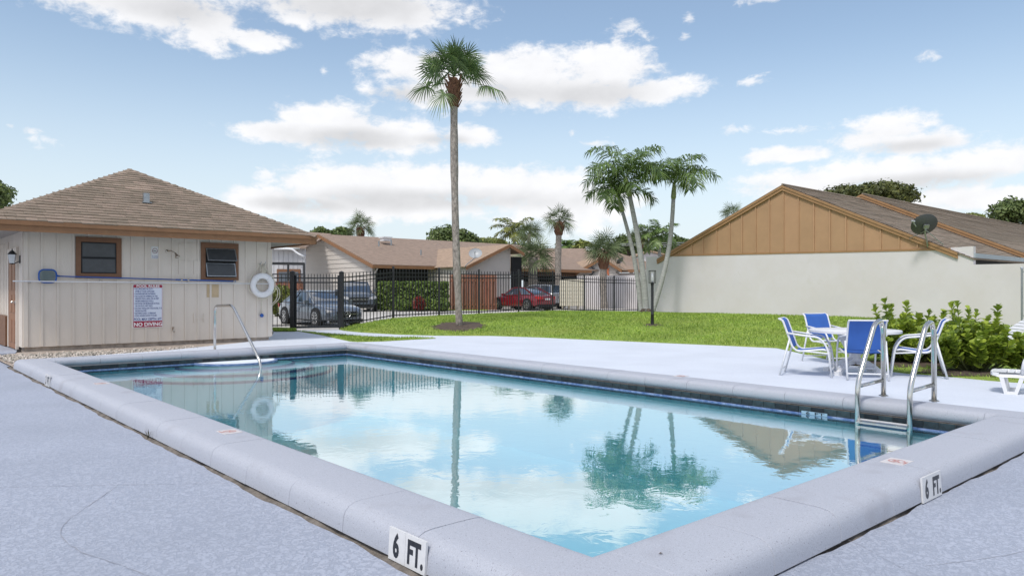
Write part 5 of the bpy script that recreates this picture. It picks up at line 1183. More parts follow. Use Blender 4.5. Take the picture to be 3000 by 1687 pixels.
    for s in (-1, 1):   # mirrors, door lines, handles
        b = MB(); m_ = p(.165, s*.53, .665); b.cbox(m_, x*.05, y*.09, ZX*.06); b.build('side_mirror', paint, root)
        b = MB()
        for fx in (-.20, .0, .17): b.bar(p(fx, s*.503, .28), p(fx, s*.500, .60), .012, .006, y)
        b.build('door_seam', DARK, root)
        b = MB(); 
        for fx in (-.16, .035): b.bar(p(fx-.015, s*.505, .565), p(fx+.025, s*.505, .56), .03, .02, y)
        b.build('door_handle', paint, root)
        # lamps
        if kind == 'sedan':
            b = MB(); hl = [p(.455, s*.445, .475), p(.485, s*.36, .445), p(.492, s*.27, .40), p(.482, s*.33, .365), p(.46, s*.43, .39)]; c_ = sum(hl, Vector())/5+x*.05+y*s*.02; 
            hl = [q+x*.02+y*s*.012 for q in hl]
            for i in range(5): b.poly([hl[i], hl[(i+1) % 5], c_])
            b.build('headlight', LAMPG, root)
            b = MB(); tl_ = [p(-.47, s*.46, .60), p(-.497, s*.38, .59), p(-.503, s*.22, .58), p(-.503, s*.22, .48), p(-.497, s*.38, .46), p(-.47, s*.46, .50)]; b.prism([q-x*.012 for q in tl_], x*.05+y*s*-.0); b.build('tail_light', TAIL, root)
        else:
            b = MB(); b.prism([p(.47, s*.46, .50), p(.503, s*.38, .48), p(.503, s*.27, .46), p(.503, s*.27, .38), p(.50, s*.40, .40), p(.47, s*.47, .42)], x*.02); b.build('headlight', LAMPG, root)
    zg0, zg1 = (.265, .415) if kind == 'sedan' else (.30, .47)
    b = MB(); b.prism([p(.492, -.25, zg1), p(.492, .25, zg1), p(.498, .22, zg0), p(.498, -.22, zg0)], x*.03); gr = b.build('grille', DARK, root)
    b = MB(); b.bar(p(.506, -.24, (zg0+zg1)/2), p(.506, .24, (zg0+zg1)/2), .02, .03); b.build('grille_bar', CHROME, gr)
    b = MB(); b.prism([p(.488, -.42, .20), p(.488, .42, .20), p(.492, .38, .12), p(.492, -.38, .12)], x*.03); b.build('lower_intake', DARK, root)
    b = MB(); b.bar(p(.485, -.40, .115), p(.485, .40, .115), .05, .03); b.build('bumper_trim', CHROME, root); b = MB(); b.bar(p(.0, .495, .155), p(.25, .495, .155), .02, .03); b.build('sill_trim', CHROME, root)
    if emblem:
        c = p(.513, 0, (zg0+zg1)/2); n = 24; r0 = .105
        b = MB(); b.tube([c+(y*math.cos(6.2832*i/n)+ZX*math.sin(6.2832*i/n))*r0 for i in range(n+1)], .014, 6, False)
        for q in range(3):
            a = math.pi/2+q*2.0944; d = y*math.cos(a)+ZX*math.sin(a); s = d.cross(x)*.022; b.prism([c-s, c+s, c+d*r0], x*.012)
        b.build('emblem', RIM, gr)
    b = MB(); b.obox(p(-.508, -.13, .44), y*.26*Wd, -x*.01, ZX*.075*Ht); b.build('licence_plate', TILEW, root)
    b = MB(); b.prism([p(-.49, -.43, .24), p(-.49, .43, .24), p(-.49, .40, .13), p(-.49, -.40, .13)], -x*.03); b.build('rear_valance', DARK, root)
    return root
fw = Vector((-6.87, 26.0, .07)); ctr = fw+AX*1.22+BX*.76; ctr.z = .075
car('parked_car', 'grey sedan with round star emblem on its grille parked behind the gate', ctr, -AX, CARG, 4.05, 1.62, 1.28, emblem=True)
sv = at(893, 781, 39.0); car('parked_car', 'dark grey off-road vehicle parked behind the grey sedan', (sv.x-.1, 39.5, .25), (.30, -.95, 0), CARD, 4.3, 1.85, 1.62, 'suv')
rw = Vector((.815, 40, .25)); ctr = rw+AX*1.2+BX*.75; ctr.z = .27
car('parked_car', 'red sedan seen from behind its left side beside the cream cabinet', ctr, AX, CARR, 4.0, 1.60, 1.25)
car('parked_car', 'silver car half hidden between red sedan and cream cabinet', (at(1352, 0, 44.6).x, 44.6, .26), AX, CARS, 4.0, 1.65, 1.42, 'suv')
# ================================================================== PALMS AND TREES
def frond_fan(o, az, el, pl, bl, nseg=26, spread=2.35, droop=.55, w=.05, rs=None, roll=0.0):
    """fan leaf: petiole plus radiating blades; returns (verts, tris)"""
    rs = rs or random; ca, sa = math.cos(az), math.sin(az); d = Vector((ca*math.cos(el), sa*math.cos(el), math.sin(el))); side = Vector((-sa, ca, 0)); upv = d.cross(side)*-1
    upv = side.cross(d)*-1 if (side.cross(d)).z < 0 else side.cross(d)
    q_ = Matrix.Rotation(roll, 3, d); side0 = side; side = q_ @ side; upv = q_ @ upv
    vs, fs = [], []
    # petiole, curving down a little
    hub = o+d*pl-ZX*(.10*pl*math.cos(el)); mid = o+d*pl*.5+ZX*.02
    pw = .016
    for a, b_ in ((o, mid), (mid, hub)):
        n = len(vs); vs += [a-side*pw, a+side*pw, b_+side*pw, b_-side*pw, a-ZX*pw, b_-ZX*pw]; fs += [(n, n+1, n+2), (n, n+2, n+3), (n, n+4, n+5), (n, n+5, n+3), (n+1, n+2, n+5), (n+1, n+5, n+4)]
    dd = (hub-mid).normalized()
    for i in range(nseg):
        ph = -spread+2*spread*i/(nseg-1)+rs.uniform(-.04, .04); c, s = math.cos(ph), math.sin(ph)
        L_ = bl*(1-.22*abs(ph)/spread)*rs.uniform(.88, 1.08)
        dirv = (dd*c+side*s).normalized()
        base = hub+dd*(.10*bl*max(0, c))
        fold = upv*(.08*L_*abs(s)) 
        m1 = base+dirv*L_*.55+fold*.9-ZX*(droop*.22*L_); tip = base+dirv*L_*.96+fold*.4-ZX*(droop*L_*(.75+.3*rs.random()))
        cr = dirv.cross(upv).normalized(); ww = w*rs.uniform(.8, 1.2)*bl
        n = len(vs); vs += [base-cr*ww*.3, base+cr*ww*.3, m1-cr*ww*.55, m1+cr*ww*.55, m1-upv*ww*.35, tip, tip]
        fs += [(n, n+4, n+2), (n, n+1, n+4), (n+1, n+3, n+4), (n+2, n+4, n+5), (n+4, n+3, n+5)]
    return vs, fs
def frond_pinnate(o, az, el, L_, leaf, n=38, curl=1.5, w=.02, droop=.6, rs=None, plumose=.5, twist=0):
    rs = rs or random; ca, sa = math.cos(az), math.sin(az); side = Vector((-sa, ca, 0)); pts = []; p = Vector(o); e = el; K = 18
    for i in range(K+1):
        pts.append(Vector(p)); e -= curl/K*(.35+1.3*i/K); p = p+Vector((ca*math.cos(e), sa*math.cos(e), math.sin(e)))*(L_/K)
    vs, fs = [], []
    for i in range(K):
        r = .018*(1-i/K)+.004; n0 = len(vs); vs += [pts[i]-side*r, pts[i]+side*r, pts[i+1]+side*r*.9, pts[i+1]-side*r*.9, pts[i]-ZX*r*1.4, pts[i+1]-ZX*r*1.2]
        fs += [(n0, n0+1, n0+2), (n0, n0+2, n0+3), (n0, n0+5, n0+4), (n0, n0+3, n0+5), (n0+1, n0+4, n0+5), (n0+1, n0+5, n0+2)]
    for i in range(n):
        t = .14+.86*(i+.5)/n; q = t*K; k = min(K-1, int(q)); c = pts[k].lerp(pts[k+1], q-k); tg = (pts[k+1]-pts[k]).normalized(); upv = side.cross(tg); upv = upv if upv.z > -.2 else -upv
        ll = leaf*(.55+.9*math.sin(math.pi*min(1, t*.85+.12)))*.72*rs.uniform(.85, 1.1)
        for s in (-1, 1):
            lift = rs.uniform(-plumose, plumose)+.12
            dv = (side*s*.85+tg*.55+upv*lift).normalized(); wv = (tg-dv*tg.dot(dv)).normalized()*(w*rs.uniform(.8, 1.2))
            m1 = c+dv*ll*.55-ZX*(droop*.16*ll); tip = c+dv*ll*.95-ZX*(droop*ll*rs.uniform(.5, .9))
            n0 = len(vs); vs += [c-wv*.5, c+wv*.5, m1+wv, m1-wv, tip]; fs += [(n0, n0+1, n0+2), (n0, n0+2, n0+3), (n0+3, n0+2, n0+4)]
    return vs, fs
def addfrond(root, vf, m, name='frond'): 
    return npmesh(name, [v[:] for v in vf[0]], vf[1], m, root)
def trunk_pts(p, q, bend, n=12):
    p, q = Vector(p), Vector(q); b = Vector(bend); return [p.lerp(q, i/n)+b*math.sin(math.pi*i/n) for i in range(n+1)]
def sabal(label, base, top, r0, r1, nf, pl, bl, m=None, boots=.8, seed=1, elmin=-.45, rough_boot=False, name='sabal_palm', group='sabal palms', nseg=26, extra=(), cat='palm tree'):
    rs = random.Random(seed); t = thing(name, label, cat, base, group); m = m or FROND_S
    pts = trunk_pts(base-ZX*.1, top, (rs.uniform(-.09, .09), rs.uniform(-.06, .06), 0), 22); n = len(pts)
    b = MB(); b.tube(pts, [r0*1.15]+[(r0+(r1-r0)*i/(n-1))*(1+rs.uniform(-.09, .09)) for i in range(1, n)], 12); b.build('trunk', BARK, t, smooth=True)
    up = (pts[-1]-pts[-2]).normalized()
    if boots:
        b = MB(); b.lathe(top-up*boots, [(r1*1.0, 0), (r1*1.35, boots*.25), (r1*1.75, boots*.72), (r1*1.6, boots*.9), (r1*.9, boots*1.12)], 12, up)
        k = int(22*boots/.8)
        for i in range(k*2):
            a = i*2.4; h = boots*(i/(k*2)); rr_ = r1*(1.05+.75*h/boots); c = top-up*(boots-h)+V(math.cos(a)*rr_*.92, math.sin(a)*rr_*.92, 0); d = V(math.cos(a)*.5, math.sin(a)*.5, 1).normalized(); s = V(-math.sin(a), math.cos(a), 0)*r1*.36
            L_ = boots*(.22+.1*rs.random()); b.prism([c-s, c+s, c+s*.45+d*L_, c-s*.45+d*L_], V(math.cos(a), math.sin(a), 0)*.025)
        b.build('boots', BOOT, t)
    for i in range(nf):
        f = (i+.5)/nf; el = math.asin(max(-1, min(1, math.sin(elmin)+(1-math.sin(elmin))*f**.85)))*.97; az = i*2.39996+rs.uniform(-.2, .2)
        addfrond(t, frond_fan(top+ZX*(rs.uniform(-.05, .1)+(.16 if boots else 0)), az, el, pl*rs.uniform(.8, 1.15), bl*rs.uniform(.88, 1.08), nseg=nseg, droop=.05+.24*(1-f)+rs.uniform(0, .10), rs=rs, roll=rs.uniform(-1.1, 1.1)), m)
    for az, el, p_, b_, dr in extra: addfrond(t, frond_fan(Vector(top)-ZX*.1, az, el, p_, b_, nseg=nseg, droop=dr, rs=rs, roll=rs.uniform(-.9, .9)), m)
    return t
top = at(1142, 205, PALM.y); top.x += .0
sabal('tall slender sabal palm standing in a dirt ring on the lawn', PALM, top, .108, .115, 28, .62, .64, m=mat('sabal_frond_near', (.125, .20, .07), .5, var=.3, vscale=3, island=.35, transl=.2), boots=.78, seed=4, elmin=.12, extra=((.05, .08, 1.0, .72, .8), (3.25, .0, .80, .66, .45), (3.75, -.7, .45, .62, .6)))
def adonidia(label, base, top, bend, nf, L_, seed, r0=.12, r1=.075, shaft=.95, group='Christmas palms on the lawn', leaf=.52, nl=40, el0=.35):
    rs = random.Random(seed); t = thing('feather_palm', label, 'palm tree', base, group)
    pts = trunk_pts(base-ZX*.1, top, bend, 16); n = len(pts)
    b = MB(); b.tube(pts, [r0*1.3]+[r0+(r1-r0)*(i/(n-1))**.8 for i in range(1, n)], 14); b.build('trunk', BARKG, t, smooth=True)
    up = (pts[-1]-pts[-2]).normalized(); st = top+up*shaft
    b = MB(); b.lathe(top, [(r1*1.02, -.02), (r1*1.35, .08), (r1*1.2, shaft*.5), (r1*.8, shaft), (r1*.5, shaft*1.1)], 12, up); b.build('crownshaft', SHAFT, t, smooth=True)
    for i in range(nf):
        f = (i+.5)/nf; az = i*2.39996+rs.uniform(-.25, .25)+seed; el = el0+.88*f+rs.uniform(-.06, .06)
        addfrond(t, frond_pinnate(st-up*.06, az, el, L_*rs.uniform(.9, 1.06), leaf*1.25, nl, 2.1-.5*f, .024, .85, rs, .6), FROND)
    return t
DB = 28.3; cb_ = gnd(1618, 786, .49); DB = cb_.y
def at_d(u, v, dy=0): return at(u, v, DB+dy)
adonidia('tallest palm of the leaning trio, middle trunk', gnd(1626, 787, .48), at_d(1584, 494), (.10, 0, 0), 11, 2.1, 3, .135, .085, shaft=.68, el0=.62)
adonidia('left palm of the leaning trio with the lowest crown', gnd(1614, 786, .49), at_d(1566, 533, .5), (.12, 0, 0), 9, 1.7, 8, .11, .066, shaft=.60, el0=.52)
adonidia('right palm of the leaning trio, curving away to the right', gnd(1637, 788, .47), at_d(1694, 501, .2), (.20, 0, 0), 10, 1.9, 5, .11, .076, shaft=.62, el0=.58)
b = MB()
cR = gnd(1626, 788, .47)
for i in range(26):
    a = i*.8; d = V(math.cos(a), math.sin(a)*.7, 0); b.tube([cR+d*random.uniform(.05, .2)+ZX*.16, cR+d*random.uniform(.3, .42)-ZX*.02], [.025, .012], 5)
tag(b.build('palm_roots', TRUNK, None, org=cR), 'dark exposed root mat at the foot of the palm trio', 'roots')
# background palms
def bsab(label, u, vtop, vb, Y, **k):
    base = at(u, V0, Y); base.z = .2; top = at(k.pop('ut', u), vtop, Y); return sabal(label, base, top, k.pop('r0', .17), k.pop('r1', .16), k.pop('nf', 26), k.pop('pl', .8), k.pop('bl', .85), seed=int(u), nseg=k.pop('nseg', 16), **k)
bsab('small sabal palm rising behind the left end of the house roof', 907, 576, 600, 60, pl=.75, bl=.75, boots=1.2, elmin=-.6)
bsab('tall sabal palm with round crown left of the palm trio', 1407, 562, 780, 46, pl=.65, bl=.62, boots=.75, elmin=-.75, r0=.2, r1=.19, nf=30)
bsab('short sabal palm with patterned trunk behind the red car', 1341, 648, 780, 47.5, pl=.8, bl=.9, boots=0, elmin=-.7, r0=.36, r1=.30, nf=34)
bsab('short sabal palm with brown boots in front of the porch gable', 1521, 640, 780, 44, pl=.70, bl=.82, boots=.9, elmin=-.45, r0=.22, r1=.2, nf=32)
bsab('bushy sabal palm behind the short one with patterned trunk', 1331, 588, 650, 62, pl=.7, bl=.8, boots=0, elmin=-.5)
bsab('far sabal palm between the trunks of the palm trio', 1612, 602, 650, 62, pl=.7, bl=.75, boots=.8, elmin=-.6)
bsab('sabal palm tip peeking over the left slope of the tan gable', 1846, 541, 560, 52, pl=.55, bl=.6, boots=0, elmin=-.3, nf=20)
for i, (u, vt, Y, L_, lab, m) in enumerate(((1292, 585, 66, 2.3, 'yellowish coconut palm left of the tall round sabal palm', FROND_Y), (1426, 622, 80, 1.6, 'small dark coconut palm right of the tall round sabal palm', FROND), (1655, 596, 62, 2.1, 'dark feather palm seen between middle and right trunk of the trio', FROND))):
    base = at(u, V0, Y); base.z = .2; top = at(u, vt, Y); rs = random.Random(i+40)
    t = thing('coconut_palm', lab, 'palm tree', base, 'feather palms behind the houses'); b = MB(); b.tube(trunk_pts(base, top, (.2, 0, 0)), .13, 8); b.build('trunk', BARKG, t, smooth=True)
    for k in range(15):
        f = (k+.5)/15; addfrond(t, frond_pinnate(top, k*2.4+i, -.1+1.45*f, L_*rs.uniform(.85, 1.1), .75, 22, 1.5, .05, .8, rs, .3), m)
def tree(label, c, rads, n, size, m=None, trunk=True, lumps=9, name='broadleaf_tree', group='trees behind the houses', seed=0, hollow=.35):
    rs = np.random.default_rng(seed+5); c = np.array(c[:]); rads = np.array(rads); base = Vector((c[0], c[1], .1))
    t = thing(name, label, 'tree', base, group); P, Nn = [], []
    ctrs = []
    for i in range(lumps):
        d = rs.normal(0, 1, 3); d /= np.linalg.norm(d); d[2] = abs(d[2])*.9-.25; ctrs.append((c+d*rads*rs.uniform(.45, .72), rads*rs.uniform(.34, .52)))
    ctrs.append((c, rads*.62))
    for cc, rr_ in ctrs:
        k = n//len(ctrs); d = rs.normal(0, 1, (k, 3)); d /= np.linalg.norm(d, axis=1, keepdims=True); rad = rs.uniform(hollow, 1.0, k)**.55*(1+.18*np.sin(d[:, 0]*7+d[:, 2]*9)+rs.normal(0, .05, k))
        P.append(cc+d*rad[:, None]*rr_); Nn.append(d+np.array([0, 0, .5]))
    leaf_cloud('crown', np.concatenate(P), np.concatenate(Nn), size, m or TREE, t, 1.2)
    b = MB(); top = Vector(c)-ZX*rads[2]*.3
    b.tube([base-ZX*.1, base.lerp(top, .6)+V(.1, 0, 0), top], [.28, .2, .12], 8)
    for cc, _ in ctrs[:6]: b.tube([base.lerp(top, .62), Vector(cc).lerp(top, .45)-ZX*.2, Vector(cc)], [.12, .07, .02], 6)
    b.build('trunk', TRUNK, t, smooth=True); return t
def tr(label, u, v, ru, rv, Y, n=4500, size=.16, **k): c = at(u, v, Y); tree(label, c, (ru/FPX*Y, ru/FPX*Y*.8, rv/FPX*Y), n, size, seed=int(u+v), **k)
tr('dark leafy tree at the left picture edge behind the bath house', -50, 492, 105, 78, 34, 9000, .10, lumps=12)
tr('round dark tree far left behind the lap sided house roof', 806, 592, 34, 26, 78, 2500, .2)
tr('dark tree beside the small sabal palm behind the lap sided house', 862, 594, 44, 28, 80, 3000, .2)
tr('dense round tree behind the slender palm trunk', 1140, 606, 78, 44, 74, 7000, .2, lumps=14)
tr('feathery light green tree right of the dense round tree', 1222, 612, 64, 22, 84, 3500, .2, m=TREE_Y)
tr('broad flat topped tree above the ridge of the tan gabled house', 2200, 492, 118, 46, 58, 11000, .17, lumps=16, m=mat('tree_leaf_olive', (.085, .10, .022), .55, var=.5, vscale=.8, island=.45, transl=.2))
tr('dark tree at the right picture edge behind the roof', 2556, 535, 62, 52, 48, 6500, .14, lumps=12)
tr('small yellow green treetop just above the right roof', 2432, 548, 44, 14, 60, 1500, .16, m=TREE_Y)
tr('yellow green bushy tree right of the tall round sabal palm', 1466, 622, 40, 20, 78, 2500, .2, m=TREE_Y)
tr('dark tree left of the far feather palm', 1586, 612, 50, 30, 86, 3000, .22)
tr('dark tree between palm trio and tan gable', 1704, 610, 44, 22, 80, 3000, .22)
# far tree belt (one mass)
P, Nn = [], []
for u in range(1180, 1790, 9):
    v = 634-8*math.sin(u*.021)-6*math.sin(u*.053); c = np.array(at(u, v, 100)[:]); k = 330; d = RNG.normal(0, 1, (k, 3)); d /= np.linalg.norm(d, axis=1, keepdims=True)
    P.append(c+d*RNG.uniform(.3, 1, (k, 1))*np.array([1.0, 1.2, 1.5])*RNG.uniform(.7, 1.15)-[0, 0, .4]); Nn.append(d)
leaf_cloud('tree_belt', np.concatenate(P), np.concatenate(Nn), .26, TREE, None, 1.2, kind='stuff')
wr = MB(); wr.tube([at(1560, 614, 76), at(1700, 611, 76), at(1850, 609, 76)], .03, 5); wr.tube([at(1560, 618, 76), at(1700, 616, 76), at(1850, 615, 76)], .03, 5)
w_ = thing('overhead_wire', 'pair of thin overhead wires behind the palm trio', 'wire', at(1560, 614, 76)); wr.build('wires', GALV, w_)
# ================================================================== FURNITURE
ZT2 = ZD
def chair_proto():
    t = thing('sling_chair', 'x', 'chair', (0, 0, 0)); r = .0135
    for s in (-1, 1):
        y = s*.235
        b = MB(); b.tube(fillet([V(-.385, y, .80), V(-.33, y, .775), V(-.20, y, .40), V(-.13, y, .345), V(.20, y, .385), V(.245, y, .37)], .06, 4), r, 8); b.build('side_rail', WHITEM, t, smooth=True)
        b = MB(); b.tube(fillet([V(-.27, y+s*.018, .60), V(-.02, y+s*.02, .565), V(.16, y+s*.02, .55), V(.26, y+s*.018, .40), V(.31, y+s*.015, .005)], .12, 5), r, 8); b.build('arm_leg', WHITEM, t, smooth=True)
        b = MB(); b.tube([V(-.235, y+s*.018, .52), V(-.37, y+s*.02, .005)], r, 8); b.build('leg', WHITEM, t, smooth=True)
        b = MB(); b.tube([V(-.30, y+s*.02, .27), V(.285, y+s*.018, .30)], .009, 6) if 0 else b.tube([V(-.16, y, .36), V(.262, y+s*.018, .33)], .011, 6); b.build('brace', WHITEM, t)
    for p, q in ((V(-.352, -.25, .09), V(-.352, .25, .09)), (V(.298, -.25, .10), V(.298, .25, .10)), (V(-.385, -.235, .80), V(-.385, .235, .80)), (V(.24, -.235, .372), V(.24, .235, .372))):
        b = MB(); b.tube([p, q], .011, 8); b.build('cross_bar', WHITEM, t)
    def sling(name, path):
        path = fillet(path, .05, 4); b = MB(); k = 6; top = []; bot = []
        for p in path:
            for j in range(k+1):
                f = j/k*2-1; sag = -.012*(1-f*f); top.append(p+V(0, f*.232, sag)); bot.append(p+V(0, f*.232, sag-.004))
        n = len(path); N_ = len(top); fs = []
        for i in range(n-1):
            for j in range(k): q = (i*(k+1)+j, i*(k+1)+j+1, (i+1)*(k+1)+j+1, (i+1)*(k+1)+j); fs.append(q); fs.append(tuple(N_+x for x in q[::-1]))
        b.add(top+bot, fs); b.build(name, BLUE, t, smooth=True)
    sling('back_sling', [V(-.385, 0, .81), V(-.335, 0, .785), V(-.205, 0, .41)]); sling('seat_sling', [V(-.18, 0, .36), V(-.12, 0, .352), V(.20, 0, .392), V(.24, 0, .380)])
    return t
tc = at(2150, 730, 11.15); tc.z = ZT2
ch = chair_proto(); G_ = 'blue sling chairs round the white table'
for q in (ch,): q.scale = (1.04,)*3
for i, (u, v, ang, lab) in enumerate(((2037, 943, -28, 'blue sling chair left of the table, facing right'), (2088, 912, -72, 'blue sling chair behind the white table, facing the pool'), (2166, 950, 78, 'blue sling chair with its back to the pool in front of the table'), (2303, 946, 154, 'blue sling chair right of the table between the ladder rails and bush'))):
    c = ch if i == 0 else copy_tree(ch); p = gnd(u, v, ZT2); c.location = p; c.rotation_euler = (0, 0, math.radians(ang)); c['label'] = lab; c['group'] = G_
tb = thing('patio_table', 'round white plastic patio table between four blue chairs', 'table', tc)
zt_top = H-(829-V0)/FPX*tc.y; Rt = 107/FPX*tc.y
b = MB(); b.lathe(V(tc.x, tc.y, zt_top), [(.0, -.022), (Rt*.5, -.03), (Rt*.93, -.028), (Rt*.97, -.045), (Rt, -.04), (Rt, -.006), (Rt*.985, 0), (Rt*.1, .0), (0, .0)], 44); b.build('tabletop', WHITE, tb, smooth=math.radians(35))
b = MB(); b.lathe(tc, [(.12, .18), (.085, .24), (.07, .35), (.075, zt_top-ZT2-.10), (.16, zt_top-ZT2-.03)], 14); b.build('pedestal', WHITE, tb, smooth=True)
for k in range(4):
    a = math.radians(35+90*k); d = V(math.cos(a), math.sin(a), 0); s = V(-d.y, d.x, 0)*.035
    arcp = [tc+d*(.05+.40*i/8)+ZX*(.24-.20*(i/8)**1.6+.0) for i in range(9)]; b = MB()
    b.loft([[p-s, p+s, p+s*.9-ZX*(.10-.05*i/8), p-s*.9-ZX*(.10-.05*i/8)] for i, p in enumerate(arcp)]); b.obox(tc+d*.40-s*1.2-ZX*0, d*.09, s*2.4, ZX*.055); b.build('leg', WHITE, tb)
    q0 = tc+d*.10+ZX*.28; b = MB(); b.prism([q0, tc+d*.30+ZX*(zt_top-ZT2-.04), tc+d*.14+ZX*(zt_top-ZT2-.04), tc+d*.06+ZX*.30], s*.5); b.build('bracket', WHITE, tb)
def lounger(label, o, head, raised=.0, sc=1.0):
    x = Vector(head).normalized(); y = ZX.cross(x); t = thing('sun_lounger', label, 'sun lounger', o, 'white plastic sun loungers'); o = Vector(o)
    def p(a, b, z): return o+x*a*sc+y*b*sc+ZX*z*sc
    for i in range(13):
        a = .03+i*.095; b = MB(); b.prism([p(a, -.27, .285), p(a+.075, -.27, .285), p(a+.075, .27, .285), p(a, .27, .285)], ZX*.012*sc); b.build('slat', WHITE, t)
    for s in (-1, 1):
        b = MB(); b.prism([p(-.04, s*.27, .30), p(.02, s*.31, .30), p(1.95 if not raised else 1.25, s*.31, .30), p(1.95 if not raised else 1.25, s*.31, .235), p(.02, s*.31, .235), p(-.04, s*.27, .25)], -y*s*.045*sc); b.build('side_rail', WHITE, t)
        for a in (.03, 1.28):
            b = MB(); 
            for (q0, q1) in (((a, .24), (a+.06, .0)), ((a+.24, .24), (a+.17, .0))): b.prism([p(q0[0], s*.305, q0[1]), p(q0[0]+.055, s*.305, q0[1]), p(q1[0]+.045, s*.29, 0), p(q1[0], s*.29, 0)], -y*s*.06*sc)
            b.prism([p(a+.06, s*.29, 0), p(a+.215, s*.29, 0), p(a+.215, s*.29, .035), p(a+.06, s*.29, .035)], -y*s*.06*sc); b.build('leg', WHITE, t)
    b = MB(); b.prism([p(-.05, -.27, .30), p(.03, -.31, .30), p(.03, .31, .30), p(-.05, .27, .30), p(-.08, .15, .30), p(-.08, -.15, .30)], -ZX*.05*sc); b.build('end_rail', WHITE, t)
    for s in (-1, 1):
        b = MB(); arm = fillet([p(.30, s*.29, .29), p(.34, s*.30, .52), p(.72, s*.30, .53), p(.82, s*.29, .29)], .07*sc, 4)
        b.tube(arm, .030*sc, 6); b.build('arm_rest', WHITE, t, smooth=True)
    e = raised
    for i in range(8):
        a0, a1 = i*.088, i*.088+.07; f = lambda q, bb: p(1.27+q*math.cos(e), bb, .30+q*math.sin(e)); b = MB(); b.prism([f(a0, -.26), f(a1, -.26), f(a1, .26), f(a0, .26)], (x*-math.sin(e)+ZX*math.cos(e))*.014*sc); b.build('back_slat', WHITE, t)
    for s in (-1, 1):
        f = lambda q, bb: p(1.27+q*math.cos(e), bb, .30+q*math.sin(e)); b = MB(); b.prism([f(0, s*.26), f(.74, s*.25), f(.74, s*.21), f(0, s*.21)], (x*-math.sin(e)+ZX*math.cos(e))*-.03*sc); b.build('back_rail', WHITE, t)
    return t
lo_ = gnd(2548, 985, ZD); lounger('white sun lounger with arm rest cut by the right picture edge', (lo_.x-.15, lo_.y+.05, ZD), (.80, -.60, 0), .0, .86)
lo2 = gnd(2470, 938, ZD); lounger('white sun lounger half hidden behind the right bush, back raised', (at(2318, 0, 13.4).x, 13.4, .155), (.985, -.17, 0), .6, 1.0)
# ================================================================== BUSHES WITH LARGE LEAVES
lb = MB(); n = 6; outl = [(.0, 0), (.013, .25), (.031, .55), (.039, .76), (.028, .94), (.0, 1.0)]
LL = .072
vs = [V(0, 0, 0)]; 
for w, t_ in outl[1:-1]: vs += [V(-w*1.0, t_*LL, .012*math.sin(t_*3)), V(0, t_*LL, .006*math.sin(t_*3)-.003), V(w, t_*LL, .012*math.sin(t_*3))]
vs.append(V(0, LL, .0)); fs = [(0, 2, 1), (0, 3, 2)]
for i in range(3): a = 1+3*i; fs += [(a, a+1, a+4, a+3), (a+1, a+2, a+5, a+4)]
fs += [(10, 11, 13), (11, 12, 13)]
lb.add(vs, fs); lq = lb.build('leaf', LEAF, None, smooth=True); LEAFME = lq.data; bpy.data.objects.remove(lq)
LV = np.array([v[:] for v in vs]); LT = []
for f in fs: LT += [f] if len(f) == 3 else [(f[0], f[1], f[2]), (f[0], f[2], f[3])]
LT = np.array(LT)
def bush(label, c, rx, ry, h, nst, seed, peaks=(), smul=1.0, maxobj=300, lower=0.0):
    rs = random.Random(seed); t = thing('broadleaf_bush', label, 'bush', c, 'broadleaf bushes behind the table'); c = Vector(c); mats = []; st = MB()
    tips = []
    for i in range(nst):
        a = rs.uniform(0, 6.283); q = math.sqrt(rs.random()); hx = c+V(rx*q*math.cos(a), ry*q*math.sin(a), 0); hh = h*(1-.30*q**2)*rs.uniform(.5, 1.0); tips.append((hx, hh))
    tips += [(c+V(dx, dy, 0), hh) for dx, dy, hh in peaks]
    for tip, hh in tips:
        b0 = c+V((tip.x-c.x)*.25, (tip.y-c.y)*.25, -.03); e = V(tip.x, tip.y, c.z+hh); m = b0.lerp(e, .5)+V((tip.x-c.x)*.25, (tip.y-c.y)*.25, .05*hh)
        pts = [b0*(1-k)**2+m*2*k*(1-k)+e*k*k for k in (0, .25, .5, .75, 1)]; st.tube(pts, [.010, .008, .006, .005, .003], 4)
        nl = int(rs.uniform(18, 26)); 
        for j in range(nl):
            k = .28+.72*(j/nl)**.8; p = b0*(1-k)**2+m*2*k*(1-k)+e*k*k; ax = (2*(1-k)*(m-b0)+2*k*(e-m)).normalized(); an = j*2.4+rs.random()
            o1 = ax.orthogonal().normalized(); o2 = ax.cross(o1); rd = o1*math.cos(an)+o2*math.sin(an); tilt = rs.uniform(.5, 1.15)-.45*(k > .9); yv = (ax*math.cos(tilt)+rd*math.sin(tilt)).normalized(); xv = yv.cross(ax); xv = xv.normalized() if xv.length > .05 else o2; zv = xv.cross(yv)
            s = rs.uniform(.8, 1.25)*smul*(1 if k < .93 else .75); mats.append((frame(p, xv*s, yv*s, zv*s), p))
    st.build('stems', mat('green_stem', (.10, .12, .04), .7), t)
    mats.sort(key=lambda q: q[1].length-.35*(q[1].z-c.z)-.0)      # nearest leaves first
    for M, p in mats[:maxobj]: inst('leaf', LEAFME, t, M)
    if len(mats) > maxobj:
        A_ = np.array([np.array(M)[:3, :] for M, p in mats[maxobj:]]); V4 = np.c_[LV, np.ones(len(LV))]
        vv = np.einsum('nij,kj->nki', A_, V4); ff = LT[None]+np.arange(len(A_))[:, None, None]*len(LV)
        npmesh('inner_leaves', vv.reshape(-1, 3), ff.reshape(-1, 3), LEAFI, t, kind='stuff')
    return t
c1 = at(2292, 0, 12.6); c1.z = ZD+.03; bush('wide bright green bush directly behind the white table', c1, 0.98, .55, .84, 120, 11, [(-.62, 0, .95), (-.50, -.1, 1.06), (-.05, .05, 1.0), (.30, 0, .86), (-.30, .1, .95), (.55, 0, .84), (.75, 0, .85)], 1.45)
